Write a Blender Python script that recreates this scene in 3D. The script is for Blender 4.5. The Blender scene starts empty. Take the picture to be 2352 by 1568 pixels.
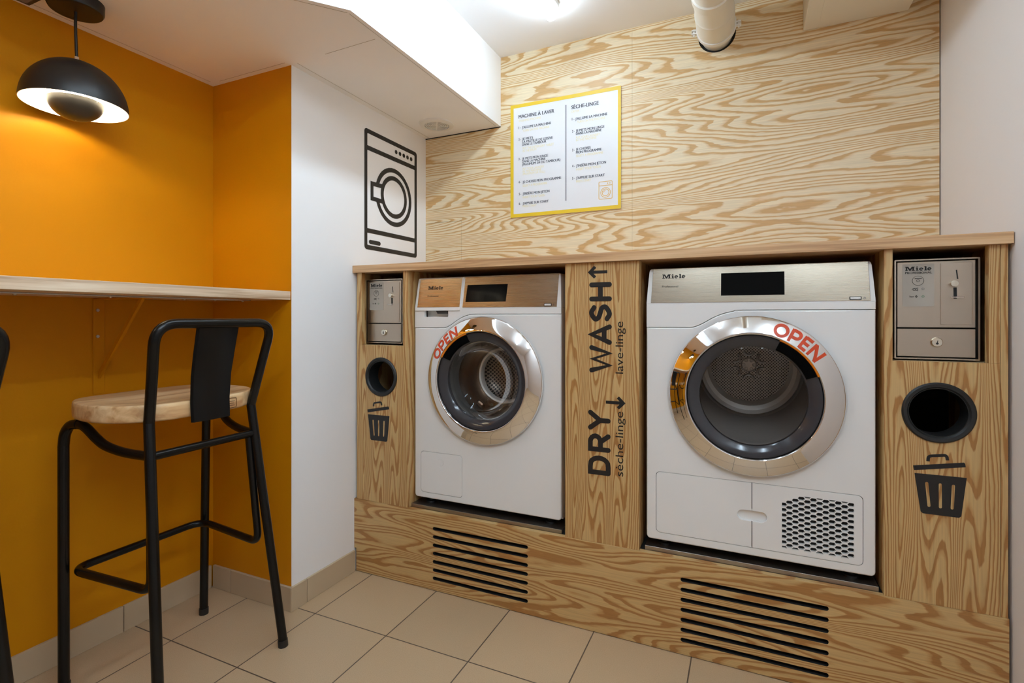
import bpy, bmesh, math, random
from mathutils import Vector, Matrix
from mathutils.geometry import tessellate_polygon

scene = bpy.context.scene
C = scene.collection
PI = math.pi
EYE = 1.0                       # camera height above the floor; builders use z relative to it

# ------------------------------------------------------------------ camera, world, exposure
cam_data = bpy.data.cameras.new('camera')
cam = bpy.data.objects.new('camera', cam_data)
C.objects.link(cam)
cam.location = (0, 0, EYE)
cam.rotation_euler = (PI/2, 0, 0.42657)
cam_data.sensor_width = 36
cam_data.lens = 36*1187.3/2352
cam_data.shift_y = -(784-727.2)/2352
cam_data.clip_start = 0.02
scene.camera = cam

scene.view_settings.view_transform = 'Standard'
scene.view_settings.look = 'None'
scene.view_settings.exposure = 0.08
scene.view_settings.gamma = 1.0
scene.view_settings.use_curve_mapping = False
world = bpy.data.worlds.new('world'); scene.world = world
world.use_nodes = True
bg = world.node_tree.nodes['Background']
bg.inputs[0].default_value = (1.0, 0.97, 0.93, 1); bg.inputs[1].default_value = 0.25
try:
    scene.cycles.max_bounces = 12
    scene.cycles.diffuse_bounces = 8
    scene.cycles.glossy_bounces = 5
    scene.cycles.transparent_max_bounces = 12
    scene.cycles.sample_clamp_indirect = 6.0
    scene.cycles.caustics_reflective = False
    scene.cycles.caustics_refractive = False
except Exception:
    pass
TUBE_STRENGTH = 30.0        # batten over the machines
FILL_STRENGTH = 39.0        # unseen battens above the viewpoint, added as fill light
BULB_STRENGTH = 150.0
TUBE_COLOR = (0.69, 0.87, 1.03)
BULB_COLOR = (1.0, 0.90, 0.68)

# ------------------------------------------------------------------ materials
def srgb(r, g, b):
    f = lambda c: (c/255/12.92) if c/255 <= .04045 else ((c/255+.055)/1.055)**2.4
    return (f(r), f(g), f(b), 1)

def nmat(name):
    m = bpy.data.materials.new(name); m.use_nodes = True
    nt = m.node_tree
    return m, nt, nt.nodes['Principled BSDF']

def link(nt, a, ao, b, bi):
    nt.links.new(a.outputs[ao], b.inputs[bi])

def simple(name, col, rough=.5, metal=0., bump=0., bscale=60., coat=0., var=0.):
    m, nt, p = nmat(name)
    p.inputs['Base Color'].default_value = col
    p.inputs['Roughness'].default_value = rough
    p.inputs['Metallic'].default_value = metal
    if coat: p.inputs['Coat Weight'].default_value = coat
    tc = nt.nodes.new('ShaderNodeTexCoord')
    if bump or var:
        n = nt.nodes.new('ShaderNodeTexNoise'); n.inputs['Scale'].default_value = bscale
        n.inputs['Detail'].default_value = 4
        link(nt, tc, 'Object', n, 'Vector')
        if bump:
            b = nt.nodes.new('ShaderNodeBump'); b.inputs['Strength'].default_value = bump
            b.inputs['Distance'].default_value = .002
            link(nt, n, 'Fac', b, 'Height'); link(nt, b, 'Normal', p, 'Normal')
        if var:
            n2 = nt.nodes.new('ShaderNodeTexNoise'); n2.inputs['Scale'].default_value = 3
            link(nt, tc, 'Object', n2, 'Vector')
            mx = nt.nodes.new('ShaderNodeMix'); mx.data_type = 'RGBA'
            link(nt, n2, 'Fac', mx, 'Factor')
            mx.inputs['A'].default_value = tuple(c*(1-var) for c in col[:3])+(1,)
            mx.inputs['B'].default_value = tuple(min(1, c*(1+var)) for c in col[:3])+(1,)
            link(nt, mx, 'Result', p, 'Base Color')
    return m

def emit(name, col, s):
    m, nt, p = nmat(name)
    p.inputs['Base Color'].default_value = (.9, .9, .9, 1)
    p.inputs['Emission Color'].default_value = col+(1,)
    p.inputs['Emission Strength'].default_value = s
    return m

def brushed(name, col, axis='X', rough=.3, aniso=.0):
    m, nt, p = nmat(name)
    p.inputs['Metallic'].default_value = 1
    tc = nt.nodes.new('ShaderNodeTexCoord'); mp = nt.nodes.new('ShaderNodeMapping')
    link(nt, tc, 'Object', mp, 'Vector')
    s = [1800, 1800, 1800]; s['XYZ'.index(axis)] = 12
    mp.inputs['Scale'].default_value = s
    n = nt.nodes.new('ShaderNodeTexNoise'); n.inputs['Scale'].default_value = 1; n.inputs['Detail'].default_value = 3
    link(nt, mp, 'Vector', n, 'Vector')
    mx = nt.nodes.new('ShaderNodeMix'); mx.data_type = 'RGBA'
    mx.inputs['A'].default_value = tuple(c*.95 for c in col[:3])+(1,); mx.inputs['B'].default_value = col
    link(nt, n, 'Fac', mx, 'Factor'); link(nt, mx, 'Result', p, 'Base Color')
    mr = nt.nodes.new('ShaderNodeMapRange'); mr.inputs['To Min'].default_value = rough-.02; mr.inputs['To Max'].default_value = rough+.03
    link(nt, n, 'Fac', mr, 'Value'); link(nt, mr, 'Result', p, 'Roughness')
    return m

def plywood(name, axis, light, mid, dark, along=.9, across=5.5, bands=9., seed=0., rough=.42):
    """rotary-cut softwood: contour lines of a height field stretched along the grain"""
    m, nt, p = nmat(name)
    N = nt.nodes.new
    tc = N('ShaderNodeTexCoord'); mp = N('ShaderNodeMapping')
    link(nt, tc, 'Object', mp, 'Vector')
    s = [across]*3; s['XYZ'.index(axis)] = along
    if axis == 'X': s[1] = .6
    if axis == 'Z': s[1] = 2.0
    mp.inputs['Scale'].default_value = s
    mp.inputs['Location'].default_value = (seed, seed*1.7, seed*.6)
    h = N('ShaderNodeTexNoise'); h.inputs['Scale'].default_value = 1.0; h.inputs['Detail'].default_value = 1.3
    h.inputs['Roughness'].default_value = .40; h.inputs['Distortion'].default_value = .10
    link(nt, mp, 'Vector', h, 'Vector')
    # fine ripple that makes the contour edges ragged
    mp2 = N('ShaderNodeMapping'); link(nt, tc, 'Object', mp2, 'Vector')
    s2 = [60]*3; s2['XYZ'.index(axis)] = 14; mp2.inputs['Scale'].default_value = s2
    j = N('ShaderNodeTexNoise'); j.inputs['Scale'].default_value = 1; j.inputs['Detail'].default_value = 2
    link(nt, mp2, 'Vector', j, 'Vector')
    mul = N('ShaderNodeMath'); mul.operation = 'MULTIPLY_ADD'
    link(nt, j, 'Fac', mul, 0); mul.inputs[1].default_value = .022; link(nt, h, 'Fac', mul, 2)
    # slow drift across the grain so that lines also run straight for long stretches
    sx = N('ShaderNodeSeparateXYZ'); link(nt, tc, 'Object', sx, 'Vector')
    dr = N('ShaderNodeMath'); dr.operation = 'MULTIPLY_ADD'
    link(nt, sx, 'Z' if axis == 'X' else 'X', dr, 0); dr.inputs[1].default_value = .80 if axis == 'X' else 1.5
    link(nt, mul, 'Value', dr, 2)
    k = N('ShaderNodeMath'); k.operation = 'MULTIPLY'; link(nt, dr, 'Value', k, 0); k.inputs[1].default_value = bands*2
    fr = N('ShaderNodeMath'); fr.operation = 'FRACT'; link(nt, k, 'Value', fr, 0)
    rp = N('ShaderNodeValToRGB'); e = rp.color_ramp.elements
    e[0].position = 0; e[0].color = light
    e[1].position = 1; e[1].color = light
    a = e.new(.42); a.color = light
    a = e.new(.60); a.color = mid
    a = e.new(.68); a.color = dark
    a = e.new(.93); a.color = dark
    link(nt, fr, 'Value', rp, 'Fac')
    # pale pore streaks
    mp3 = N('ShaderNodeMapping'); link(nt, tc, 'Object', mp3, 'Vector')
    s3 = [260]*3; s3['XYZ'.index(axis)] = 7; mp3.inputs['Scale'].default_value = s3
    st = N('ShaderNodeTexNoise'); st.inputs['Scale'].default_value = 1; st.inputs['Detail'].default_value = 2
    link(nt, mp3, 'Vector', st, 'Vector')
    mr = N('ShaderNodeMapRange'); mr.inputs['From Min'].default_value = .3; mr.inputs['From Max'].default_value = .7
    mr.inputs['To Min'].default_value = .88; mr.inputs['To Max'].default_value = 1.08
    link(nt, st, 'Fac', mr, 'Value')
    mx = N('ShaderNodeMix'); mx.data_type = 'RGBA'; mx.blend_type = 'MULTIPLY'; mx.inputs['Factor'].default_value = 1
    link(nt, rp, 'Color', mx, 'A'); link(nt, mr, 'Result', mx, 'B')
    link(nt, mx, 'Result', p, 'Base Color')
    p.inputs['Roughness'].default_value = rough
    return m

def plankwood(name, axis, cols, across=70., along=2.2, rough=.45, seed=0.):
    """straight-grained wood: stretched noise bands"""
    m, nt, p = nmat(name); N = nt.nodes.new
    tc = N('ShaderNodeTexCoord'); mp = N('ShaderNodeMapping'); link(nt, tc, 'Object', mp, 'Vector')
    s = [across]*3; s['XYZ'.index(axis)] = along; mp.inputs['Scale'].default_value = s
    mp.inputs['Location'].default_value = (seed, seed, seed)
    n = N('ShaderNodeTexNoise'); n.inputs['Scale'].default_value = 1; n.inputs['Detail'].default_value = 4
    n.inputs['Distortion'].default_value = .6
    link(nt, mp, 'Vector', n, 'Vector')
    rp = N('ShaderNodeValToRGB'); e = rp.color_ramp.elements
    e[0].position = .30; e[0].color = cols[0]; e[1].position = .68; e[1].color = cols[2]
    a = e.new(.5); a.color = cols[1]
    link(nt, n, 'Fac', rp, 'Fac'); link(nt, rp, 'Color', p, 'Base Color')
    p.inputs['Roughness'].default_value = rough
    return m

def tile_floor():
    m, nt, p = nmat('beige floor tiles'); N = nt.nodes.new
    P = .2940
    tc = N('ShaderNodeTexCoord'); sx = N('ShaderNodeSeparateXYZ'); link(nt, tc, 'Object', sx, 'Vector')
    masks = []; cells = []
    for ax, off in (('X', -.7366), ('Y', 1.3120)):
        a = N('ShaderNodeMath'); a.operation = 'SUBTRACT'; link(nt, sx, ax, a, 0); a.inputs[1].default_value = off-P*40
        d = N('ShaderNodeMath'); d.operation = 'DIVIDE'; link(nt, a, 'Value', d, 0); d.inputs[1].default_value = P
        fr = N('ShaderNodeMath'); fr.operation = 'FRACT'; link(nt, d, 'Value', fr, 0)
        fl = N('ShaderNodeMath'); fl.operation = 'FLOOR'; link(nt, d, 'Value', fl, 0); cells.append(fl)
        c = N('ShaderNodeMath'); c.operation = 'SUBTRACT'; link(nt, fr, 'Value', c, 0); c.inputs[1].default_value = .5
        ab = N('ShaderNodeMath'); ab.operation = 'ABSOLUTE'; link(nt, c, 'Value', ab, 0)
        g = N('ShaderNodeMath'); g.operation = 'GREATER_THAN'; link(nt, ab, 'Value', g, 0); g.inputs[1].default_value = .5-.0019/P
        masks.append(g)
    mxm = N('ShaderNodeMath'); mxm.operation = 'MAXIMUM'; link(nt, masks[0], 'Value', mxm, 0); link(nt, masks[1], 'Value', mxm, 1)
    cv = N('ShaderNodeCombineXYZ'); link(nt, cells[0], 'Value', cv, 'X'); link(nt, cells[1], 'Value', cv, 'Y')
    wn = N('ShaderNodeTexWhiteNoise'); link(nt, cv, 'Vector', wn, 'Vector')
    sp = N('ShaderNodeTexNoise'); sp.inputs['Scale'].default_value = 420; sp.inputs['Detail'].default_value = 2; link(nt, tc, 'Object', sp, 'Vector')
    rp = N('ShaderNodeValToRGB'); e = rp.color_ramp.elements
    e[0].position = .25; e[0].color = srgb(180, 153, 119); e[1].position = .6; e[1].color = srgb(193, 166, 132)
    link(nt, sp, 'Fac', rp, 'Fac')
    mr = N('ShaderNodeMapRange'); mr.inputs['To Min'].default_value = .96; mr.inputs['To Max'].default_value = 1.03; link(nt, wn, 'Value', mr, 'Value')
    m1 = N('ShaderNodeMix'); m1.data_type = 'RGBA'; m1.blend_type = 'MULTIPLY'; m1.inputs['Factor'].default_value = 1
    link(nt, rp, 'Color', m1, 'A'); link(nt, mr, 'Result', m1, 'B')
    m2 = N('ShaderNodeMix'); m2.data_type = 'RGBA'; link(nt, mxm, 'Value', m2, 'Factor')
    link(nt, m1, 'Result', m2, 'A'); m2.inputs['B'].default_value = srgb(92, 76, 62)
    link(nt, m2, 'Result', p, 'Base Color')
    b = N('ShaderNodeBump'); b.invert = True; b.inputs['Strength'].default_value = .5; b.inputs['Distance'].default_value = .001
    link(nt, mxm, 'Value', b, 'Height'); link(nt, b, 'Normal', p, 'Normal')
    p.inputs['Roughness'].default_value = .42
    return m

def glass(name, tint, gloss=1.0):
    m, nt, p = nmat(name); N = nt.nodes.new
    nt.nodes.remove(p)
    out = [n for n in nt.nodes if n.type == 'OUTPUT_MATERIAL'][0]
    tr = N('ShaderNodeBsdfTransparent'); tr.inputs[0].default_value = tint
    gl = N('ShaderNodeBsdfGlossy'); gl.inputs['Roughness'].default_value = .015
    fr = N('ShaderNodeFresnel'); fr.inputs[0].default_value = 1.5
    mx = N('ShaderNodeMixShader')
    k = N('ShaderNodeMath'); k.operation = 'MULTIPLY'; link(nt, fr, 'Fac', k, 0); k.inputs[1].default_value = gloss
    link(nt, k, 'Value', mx, 'Fac'); link(nt, tr, 0, mx, 1); link(nt, gl, 0, mx, 2); link(nt, mx, 0, out, 'Surface')
    return m

def perforated(name, col, pitch, hole, cyl=False, rough=.35):
    """metal sheet with a staggered pattern of round holes, laid out in object x/z"""
    m, nt, p = nmat(name); N = nt.nodes.new
    tc = N('ShaderNodeTexCoord')
    vo = N('ShaderNodeTexVoronoi'); vo.inputs['Randomness'].default_value = 0.0; vo.inputs['Scale'].default_value = 1.0
    mp = N('ShaderNodeMapping'); link(nt, tc, 'Object', mp, 'Vector')
    mp.inputs['Rotation'].default_value = (0, math.radians(45), 0)
    mp.inputs['Scale'].default_value = (1/pitch, (1/pitch if cyl else .001), 1/pitch)
    link(nt, mp, 'Vector', vo, 'Vector')
    lt = N('ShaderNodeMath'); lt.operation = 'LESS_THAN'; link(nt, vo, 'Distance', lt, 0); lt.inputs[1].default_value = hole
    mx = N('ShaderNodeMix'); mx.data_type = 'RGBA'; link(nt, lt, 'Value', mx, 'Factor')
    mx.inputs['A'].default_value = col; mx.inputs['B'].default_value = (.02, .018, .016, 1)
    link(nt, mx, 'Result', p, 'Base Color')
    p.inputs['Metallic'].default_value = .5; p.inputs['Roughness'].default_value = rough
    return m

PANEL_L, PANEL_M, PANEL_D = srgb(234, 217, 182), srgb(223, 194, 148), srgb(207, 166, 110)
POST_L, POST_M, POST_D = srgb(200, 165, 111), srgb(187, 145, 90), srgb(166, 117, 63)
M = {}
M['panel'] = plywood('plywood panel', 'X', PANEL_L, PANEL_M, PANEL_D, along=.70, across=7.2, bands=17, seed=3.1)
M['plinth'] = plywood('plinth plywood', 'X', POST_L, POST_M, POST_D, along=1.1, across=9., bands=14, seed=7.7)
M['post'] = plywood('upright plywood', 'Z', POST_L, POST_M, POST_D, along=.85, across=12., bands=16, seed=1.9)
M['ply_edge'] = plankwood('plywood edge', 'X', [srgb(205, 172, 122), srgb(224, 196, 150), srgb(236, 214, 172)])
M['worktop'] = plankwood('worktop wood', 'X', [srgb(166, 122, 82), srgb(205, 164, 120), srgb(220, 184, 140)], across=90, along=2.5)
M['shelf'] = plankwood('pale shelf wood', 'Y', [srgb(176, 142, 110), srgb(218, 192, 162), srgb(232, 212, 186)], across=80, along=3)
M['seat'] = plankwood('seat wood', 'Y', [srgb(190, 140, 92), srgb(222, 182, 132), srgb(236, 204, 158)], across=45, along=3, rough=.3)
M['white'] = simple('white plaster', srgb(243, 242, 242), .75, bump=.12, bscale=90)
M['rightwall'] = simple('off white plaster', srgb(229, 225, 223), .7, bump=.12, bscale=90)
M['ceil'] = simple('ceiling white', srgb(243, 242, 242), .8, bump=.05, bscale=60)
M['orange'] = simple('orange wall paint', (.60, .235, .002, 1), .5, bump=.15, bscale=120)
M['orange'].node_tree.nodes['Principled BSDF'].inputs['Specular IOR Level'].default_value = .15
M['floor'] = tile_floor()
M['skirt'] = simple('skirting tile', srgb(192, 171, 142), .4, var=.06)
M['joint'] = simple('dark joint', srgb(92, 84, 74), .8)
M['black'] = simple('black powder coat', (.004, .0038, .0036, 1), .24)
M['black'].node_tree.nodes['Principled BSDF'].inputs['Specular IOR Level'].default_value = .32
M['mblack'] = simple('matt black', (.012, .011, .010, 1), .42)
M['sticker'] = simple('black vinyl', (.011, .010, .010, 1), .4)
M['rubber'] = simple('dark rubber', (.010, .010, .010, 1), .5)
M['enamel'] = simple('white enamel', srgb(237, 236, 234), .22, coat=.2)
M['plastic'] = simple('white plastic', srgb(232, 230, 226), .35)
M['pvc'] = simple('cream pvc', srgb(226, 221, 208), .35)
M['steel'] = brushed('brushed steel', (.45, .38, .29, 1), 'X', .27)
M['steel_box'] = brushed('brushed box steel', (.56, .48, .39, 1), 'X', .33)
M['steel_frame'] = brushed('base steel', (.42, .38, .34, 1), 'X', .35)
M['chrome'] = simple('chrome', (.86, .84, .82, 1), .035, 1.0)
M['lock'] = simple('nickel lock', (.80, .74, .62, 1), .18, 1.0)
M['screen'] = simple('black screen', (.006, .006, .006, 1), .10)
M['screen'].node_tree.nodes['Principled BSDF'].inputs['Specular IOR Level'].default_value = .05
M['label'] = simple('grey label', srgb(176, 168, 156), .5)
M['ink'] = simple('black ink', (.006, .006, .006, 1), .6)
M['greyink'] = simple('grey ink', srgb(80, 82, 92), .6)
M['darkring'] = simple('smoked door ring', (.038, .037, .042, 1), .12)
M['gasket'] = simple('grey gasket', (.05, .048, .046, 1), .5)
M['glass'] = glass('door glass', (.95, .93, .91, 1), .38)
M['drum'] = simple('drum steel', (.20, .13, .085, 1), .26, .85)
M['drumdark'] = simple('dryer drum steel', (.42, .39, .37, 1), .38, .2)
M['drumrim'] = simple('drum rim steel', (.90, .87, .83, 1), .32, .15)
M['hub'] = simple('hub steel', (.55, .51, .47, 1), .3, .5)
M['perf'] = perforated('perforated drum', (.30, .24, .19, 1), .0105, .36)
M['perf2'] = perforated('perforated dryer back', (.50, .46, .42, 1), .0072, .34)
M['cavity'] = simple('cavity shade', (.012, .011, .010, 1), .8)  # near-black colour stands in for shade in gaps and hollows
M['recess'] = simple('black recess', (.002, .002, .002, 1), .9)
M['recess'].node_tree.nodes['Principled BSDF'].inputs['Specular IOR Level'].default_value = .05
M['openred'] = simple('orange red vinyl', srgb(206, 66, 22), .4)
M['gripor'] = simple('orange grip', srgb(226, 128, 20), .35)
M['yellow'] = simple('yellow print', srgb(232, 196, 40), .45)
M['paleyellow'] = simple('pale yellow ink', srgb(238, 226, 172), .6)
M['goldink'] = simple('gold ink', srgb(226, 178, 70), .6)
M['board'] = simple('white board', srgb(234, 235, 238), .35)
M['green'] = simple('green ring', srgb(40, 130, 80), .5)
M['shade_in'] = simple('white lacquer', srgb(250, 246, 238), .5)
M['tube'] = emit('lit tube', TUBE_COLOR, TUBE_STRENGTH)
M['tube_fill'] = emit('lit fill tube', TUBE_COLOR, FILL_STRENGTH)
M['bulb'] = emit('lit bulb', BULB_COLOR, BULB_STRENGTH)
M['zinc'] = simple('zinc strip', (.55, .50, .46, 1), .35, 1.0)

# ------------------------------------------------------------------ mesh builder
ROOT = {}                        # object -> origin of its top-level thing (eye-relative)

def FRONT(Y):                    # u -> +X, v -> +Z, w -> towards the viewer (-Y)
    return Matrix(((1, 0, 0, 0), (0, 0, -1, Y), (0, 1, 0, 0), (0, 0, 0, 1)))
def LEFTWALL(X):                 # u -> +Y, v -> +Z, w -> +X
    return Matrix(((0, 0, 1, X), (1, 0, 0, 0), (0, 1, 0, 0), (0, 0, 0, 1)))
def CEIL(Z):                     # u -> +X, v -> +Y, w -> -Z  (mirrored: faces get flipped by recalc)
    return Matrix(((1, 0, 0, 0), (0, 1, 0, 0), (0, 0, -1, Z), (0, 0, 0, 1)))
def FLAT(Z):
    return Matrix.Translation((0, 0, Z))

def rrect(x0, x1, y0, y1, r=0., n=5, rs=None):
    rs = rs or (r, r, r, r)      # corners bl, br, tr, tl
    out = []
    for (cx, cy, sx, sy, a0), rr in zip(((x0, y0, 1, 1, PI), (x1, y0, -1, 1, 1.5*PI), (x1, y1, -1, -1, 0), (x0, y1, 1, -1, .5*PI)), rs):
        if rr <= 0: out.append((cx, cy)); continue
        for i in range(n+1):
            a = a0+.5*PI*i/n
            out.append((cx+sx*rr+rr*math.cos(a), cy+sy*rr+rr*math.sin(a)))
    return out

def circle(cx, cy, r, n=48, a0=0.):
    return [(cx+r*math.cos(a0+2*PI*i/n), cy+r*math.sin(a0+2*PI*i/n)) for i in range(n)]

def area2(p):
    return sum(p[i][0]*p[(i+1) % len(p)][1]-p[(i+1) % len(p)][0]*p[i][1] for i in range(len(p)))

def inset(loop, d):              # loop counter-clockwise, d > 0 moves inwards
    n = len(loop); out = []
    for i in range(n):
        a, b, c = Vector(loop[i-1]), Vector(loop[i]), Vector(loop[(i+1) % n])
        e1 = (b-a); e2 = (c-b)
        if e1.length < 1e-9: e1 = e2
        if e2.length < 1e-9: e2 = e1
        e1.normalize(); e2.normalize()
        n1 = Vector((-e1.y, e1.x)); n2 = Vector((-e2.y, e2.x))
        k = 1+n1.dot(n2)
        v = (n1+n2)/max(k, .3)
        out.append((b.x+v.x*d, b.y+v.y*d))
    return out

def catmull(pts, n=8, closed=False):
    P = [Vector(p) for p in pts]; out = []
    N_ = len(P); rng = range(N_ if closed else N_-1)
    for i in rng:
        p0 = P[(i-1) % N_] if (closed or i > 0) else P[0]*2-P[1]
        p1, p2 = P[i], P[(i+1) % N_]
        p3 = P[(i+2) % N_] if (closed or i+2 < N_) else P[-1]*2-P[-2]
        for k in range(n):
            t = k/n
            out.append(.5*((2*p1)+(p2-p0)*t+(2*p0-5*p1+4*p2-p3)*t*t+(3*p1-p0-3*p2+p3)*t**3))
    if not closed: out.append(P[-1])
    return out

def fillet(pts, rad, n=7):
    P = [Vector(p) for p in pts]; out = [P[0]]
    for i in range(1, len(P)-1):
        r = rad[i-1] if isinstance(rad, (list, tuple)) else rad
        if r <= 0: out.append(P[i]); continue
        a = (P[i-1]-P[i]); b = (P[i+1]-P[i])
        ang = a.angle(b); d = min(r/math.tan(ang/2), a.length*.49, b.length*.49)
        s, e = P[i]+a.normalized()*d, P[i]+b.normalized()*d
        for k in range(n+1):
            t = k/n
            out.append((1-t)**2*s+2*t*(1-t)*P[i]+t*t*e)
    out.append(P[-1])
    return out

class MB:
    def __init__(s): s.v = []; s.f = []; s.m = []
    def add(s, verts, faces, mi=0, mat=None):
        o = len(s.v)
        s.v += [(mat @ Vector(p)) if mat else Vector(p) for p in verts]
        for f in faces: s.f.append(tuple(o+i for i in f)); s.m.append(mi)
        return s
    def box(s, x0, x1, y0, y1, z0, z1, bev=0., seg=2, mi=0, mat=None):
        bm = bmesh.new(); bmesh.ops.create_cube(bm, size=1)
        for v in bm.verts:
            v.co = ((x0+x1)/2+v.co.x*(x1-x0), (y0+y1)/2+v.co.y*(y1-y0), (z0+z1)/2+v.co.z*(z1-z0))
        if bev > 0:
            bmesh.ops.bevel(bm, geom=bm.edges[:], offset=bev, segments=seg, affect='EDGES', profile=.5)
        bm.verts.index_update()
        s.add([v.co.copy() for v in bm.verts], [[v.index for v in f.verts] for f in bm.faces], mi, mat)
        bm.free(); return s
    def tube(s, path, r, n=14, mi=0, caps=True, closed=False):
        P = [Vector(p) for p in path]; N_ = len(P)
        rr = r if isinstance(r, (list, tuple)) else [r]*N_
        tang = []
        for i in range(N_):
            a = P[i-1] if (i > 0 or closed) else P[0]
            b = P[(i+1) % N_] if (i < N_-1 or closed) else P[-1]
            tang.append((b-a).normalized())
        ref = Vector((0, 0, 1)) if abs(tang[0].z) < .9 else Vector((1, 0, 0))
        nrm = (ref-tang[0]*ref.dot(tang[0])).normalized()
        verts = []
        for i in range(N_):
            nrm = (nrm-tang[i]*nrm.dot(tang[i])).normalized(); bi = tang[i].cross(nrm)
            for k in range(n):
                a = 2*PI*k/n
                verts.append(P[i]+(nrm*math.cos(a)+bi*math.sin(a))*rr[i])
        faces = []
        for i in range(N_ if closed else N_-1):
            j = (i+1) % N_
            for k in range(n):
                l = (k+1) % n
                faces.append((i*n+k, i*n+l, j*n+l, j*n+k))
        if caps and not closed:
            faces.append(tuple(range(n-1, -1, -1))); faces.append(tuple((N_-1)*n+k for k in range(n)))
        return s.add(verts, faces, mi)
    def lathe(s, prof, mat=None, n=48, mi=0, a0=0., a1=2*PI, cap0=False, cap1=False):
        """prof: (r, w) about the local w axis"""
        full = abs(a1-a0-2*PI) < 1e-6
        cols = n if full else n+1
        verts = []
        for (r, w) in prof:
            for k in range(cols):
                a = a0+(a1-a0)*k/n
                verts.append((r*math.cos(a), r*math.sin(a), w))
        faces = []
        for i in range(len(prof)-1):
            for k in range(n):
                l = (k+1) % cols
                faces.append((i*cols+k, i*cols+l, (i+1)*cols+l, (i+1)*cols+k))
        if cap0: faces.append(tuple(range(cols-1, -1, -1)))
        if cap1: faces.append(tuple((len(prof)-1)*cols+k for k in range(cols)))
        return s.add(verts, faces, mi, mat)
    def rings(s, loops, mi=0, cap0=False, cap1=False):
        n = len(loops[0]); verts = [p for l in loops for p in l]; faces = []
        for i in range(len(loops)-1):
            for k in range(n):
                l = (k+1) % n
                faces.append((i*n+k, i*n+l, (i+1)*n+l, (i+1)*n+k))
        if cap0: faces.append(tuple(range(n-1, -1, -1)))
        if cap1: faces.append(tuple((len(loops)-1)*n+k for k in range(n)))
        return s.add(verts, faces, mi)
    def plate(s, outer, holes=(), w0=0., w1=.01, mat=None, bev=0., steps=3, mi=0, hole_bev=0., back=True, hole_mi=None):
        """flat sheet with holes, from w0 (back) to w1 (front), rounded front edges"""
        if area2(outer) < 0: outer = outer[::-1]
        loops = [(outer, bev)]
        for h in holes:
            if area2(h) < 0: h = h[::-1]
            loops.append((h, -hole_bev))
        front = []
        verts = []; faces = []; hole_faces = []
        for li, (lp, b) in enumerate(loops):
            n = len(lp); st = steps if abs(b) > 0 else 0
            stack = [(lp, w0)]
            for k in range(st+1):
                if st == 0: stack.append((lp, w1)); break
                a = .5*PI*k/st
                stack.append((inset(lp, b*(1-math.cos(a))), w1-abs(b)*(1-math.sin(a))))
            base = len(verts)
            for (l, w) in stack: verts += [(p[0], p[1], w) for p in l]
            for i in range(len(stack)-1):
                for k in range(n):
                    q = (k+1) % n
                    f = (base+i*n+k, base+i*n+q, base+(i+1)*n+q, base+(i+1)*n+k)
                    (faces if li == 0 or hole_mi is None else hole_faces).append(f if li == 0 else f[::-1])
            front.append((base+(len(stack)-1)*n, n, base))
        def capface(idx_of, rev):
            polys = [[Vector(verts[i]) for i in ids] for ids in idx_of]
            flat = [i for ids in idx_of for i in ids]
            for t in tessellate_polygon(polys):
                a, b, c = (verts[flat[t[0]]], verts[flat[t[1]]], verts[flat[t[2]]])
                cr = (b[0]-a[0])*(c[1]-a[1])-(b[1]-a[1])*(c[0]-a[0])
                t = (flat[t[0]], flat[t[1]], flat[t[2]])
                if abs(cr) < 1e-14: continue
                if (cr < 0) != rev: t = t[::-1]
                faces.append(t)
        capface([list(range(f0, f0+n)) for f0, n, b in front], False)
        if back: capface([list(range(b, b+n)) for f0, n, b in front], True)
        nf = len(faces)
        s.add(verts, faces+hole_faces, mi, mat)
        for k in range(len(hole_faces)): s.m[-1-k] = hole_mi
        return s
    def stroke(s, pts, wd, mat=None, w=0., th=.0006, cap='round', mi=0, fn=None, closed=False, step=None):
        P = [Vector((p[0], p[1])) for p in pts]
        if closed: P.append(P[0])
        if step:
            Q = [P[0]]
            for a, b in zip(P, P[1:]):
                k = max(1, int((b-a).length/step))
                Q += [a.lerp(b, i/k) for i in range(1, k+1)]
            P = Q
        h = wd/2
        def put(poly):
            if fn:
                vs = [fn(p[0], p[1]) for p in poly]
                s.add(vs, [tuple(range(len(vs)))], mi, mat)
            else:
                s.k = (getattr(s, 'k', 0)+1) % 40
                s.plate(poly, (), w, w+th+s.k*8e-6, mat, mi=mi, back=False)
        nseg = len(P)-1
        # mitred ribbon
        L = []; R = []
        for i, p in enumerate(P):
            if closed: d0 = (P[i]-P[i-1] if i > 0 else P[0]-P[-2]); d1 = (P[i+1]-P[i] if i < nseg else P[1]-P[0])
            else: d0 = P[i]-P[i-1] if i > 0 else P[1]-P[0]; d1 = P[i+1]-P[i] if i < nseg else P[-1]-P[-2]
            d0 = d0.normalized(); d1 = d1.normalized()
            n0 = Vector((-d0.y, d0.x)); n1 = Vector((-d1.y, d1.x)); k = max(1+n0.dot(n1), .45)
            m_ = (n0+n1)/k
            L.append(p+m_*h); R.append(p-m_*h)
        for i in range(nseg):
            put([R[i], R[i+1], L[i+1], L[i]])
        if cap == 'round' and not closed:
            for p, q in ((P[0], P[1]), (P[-1], P[-2])):
                d = (p-q).normalized(); a0 = math.atan2(d.y, d.x)-PI/2
                put([(p.x+h*math.cos(a0+PI*k/8), p.y+h*math.sin(a0+PI*k/8)) for k in range(9)])
        return s
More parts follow.
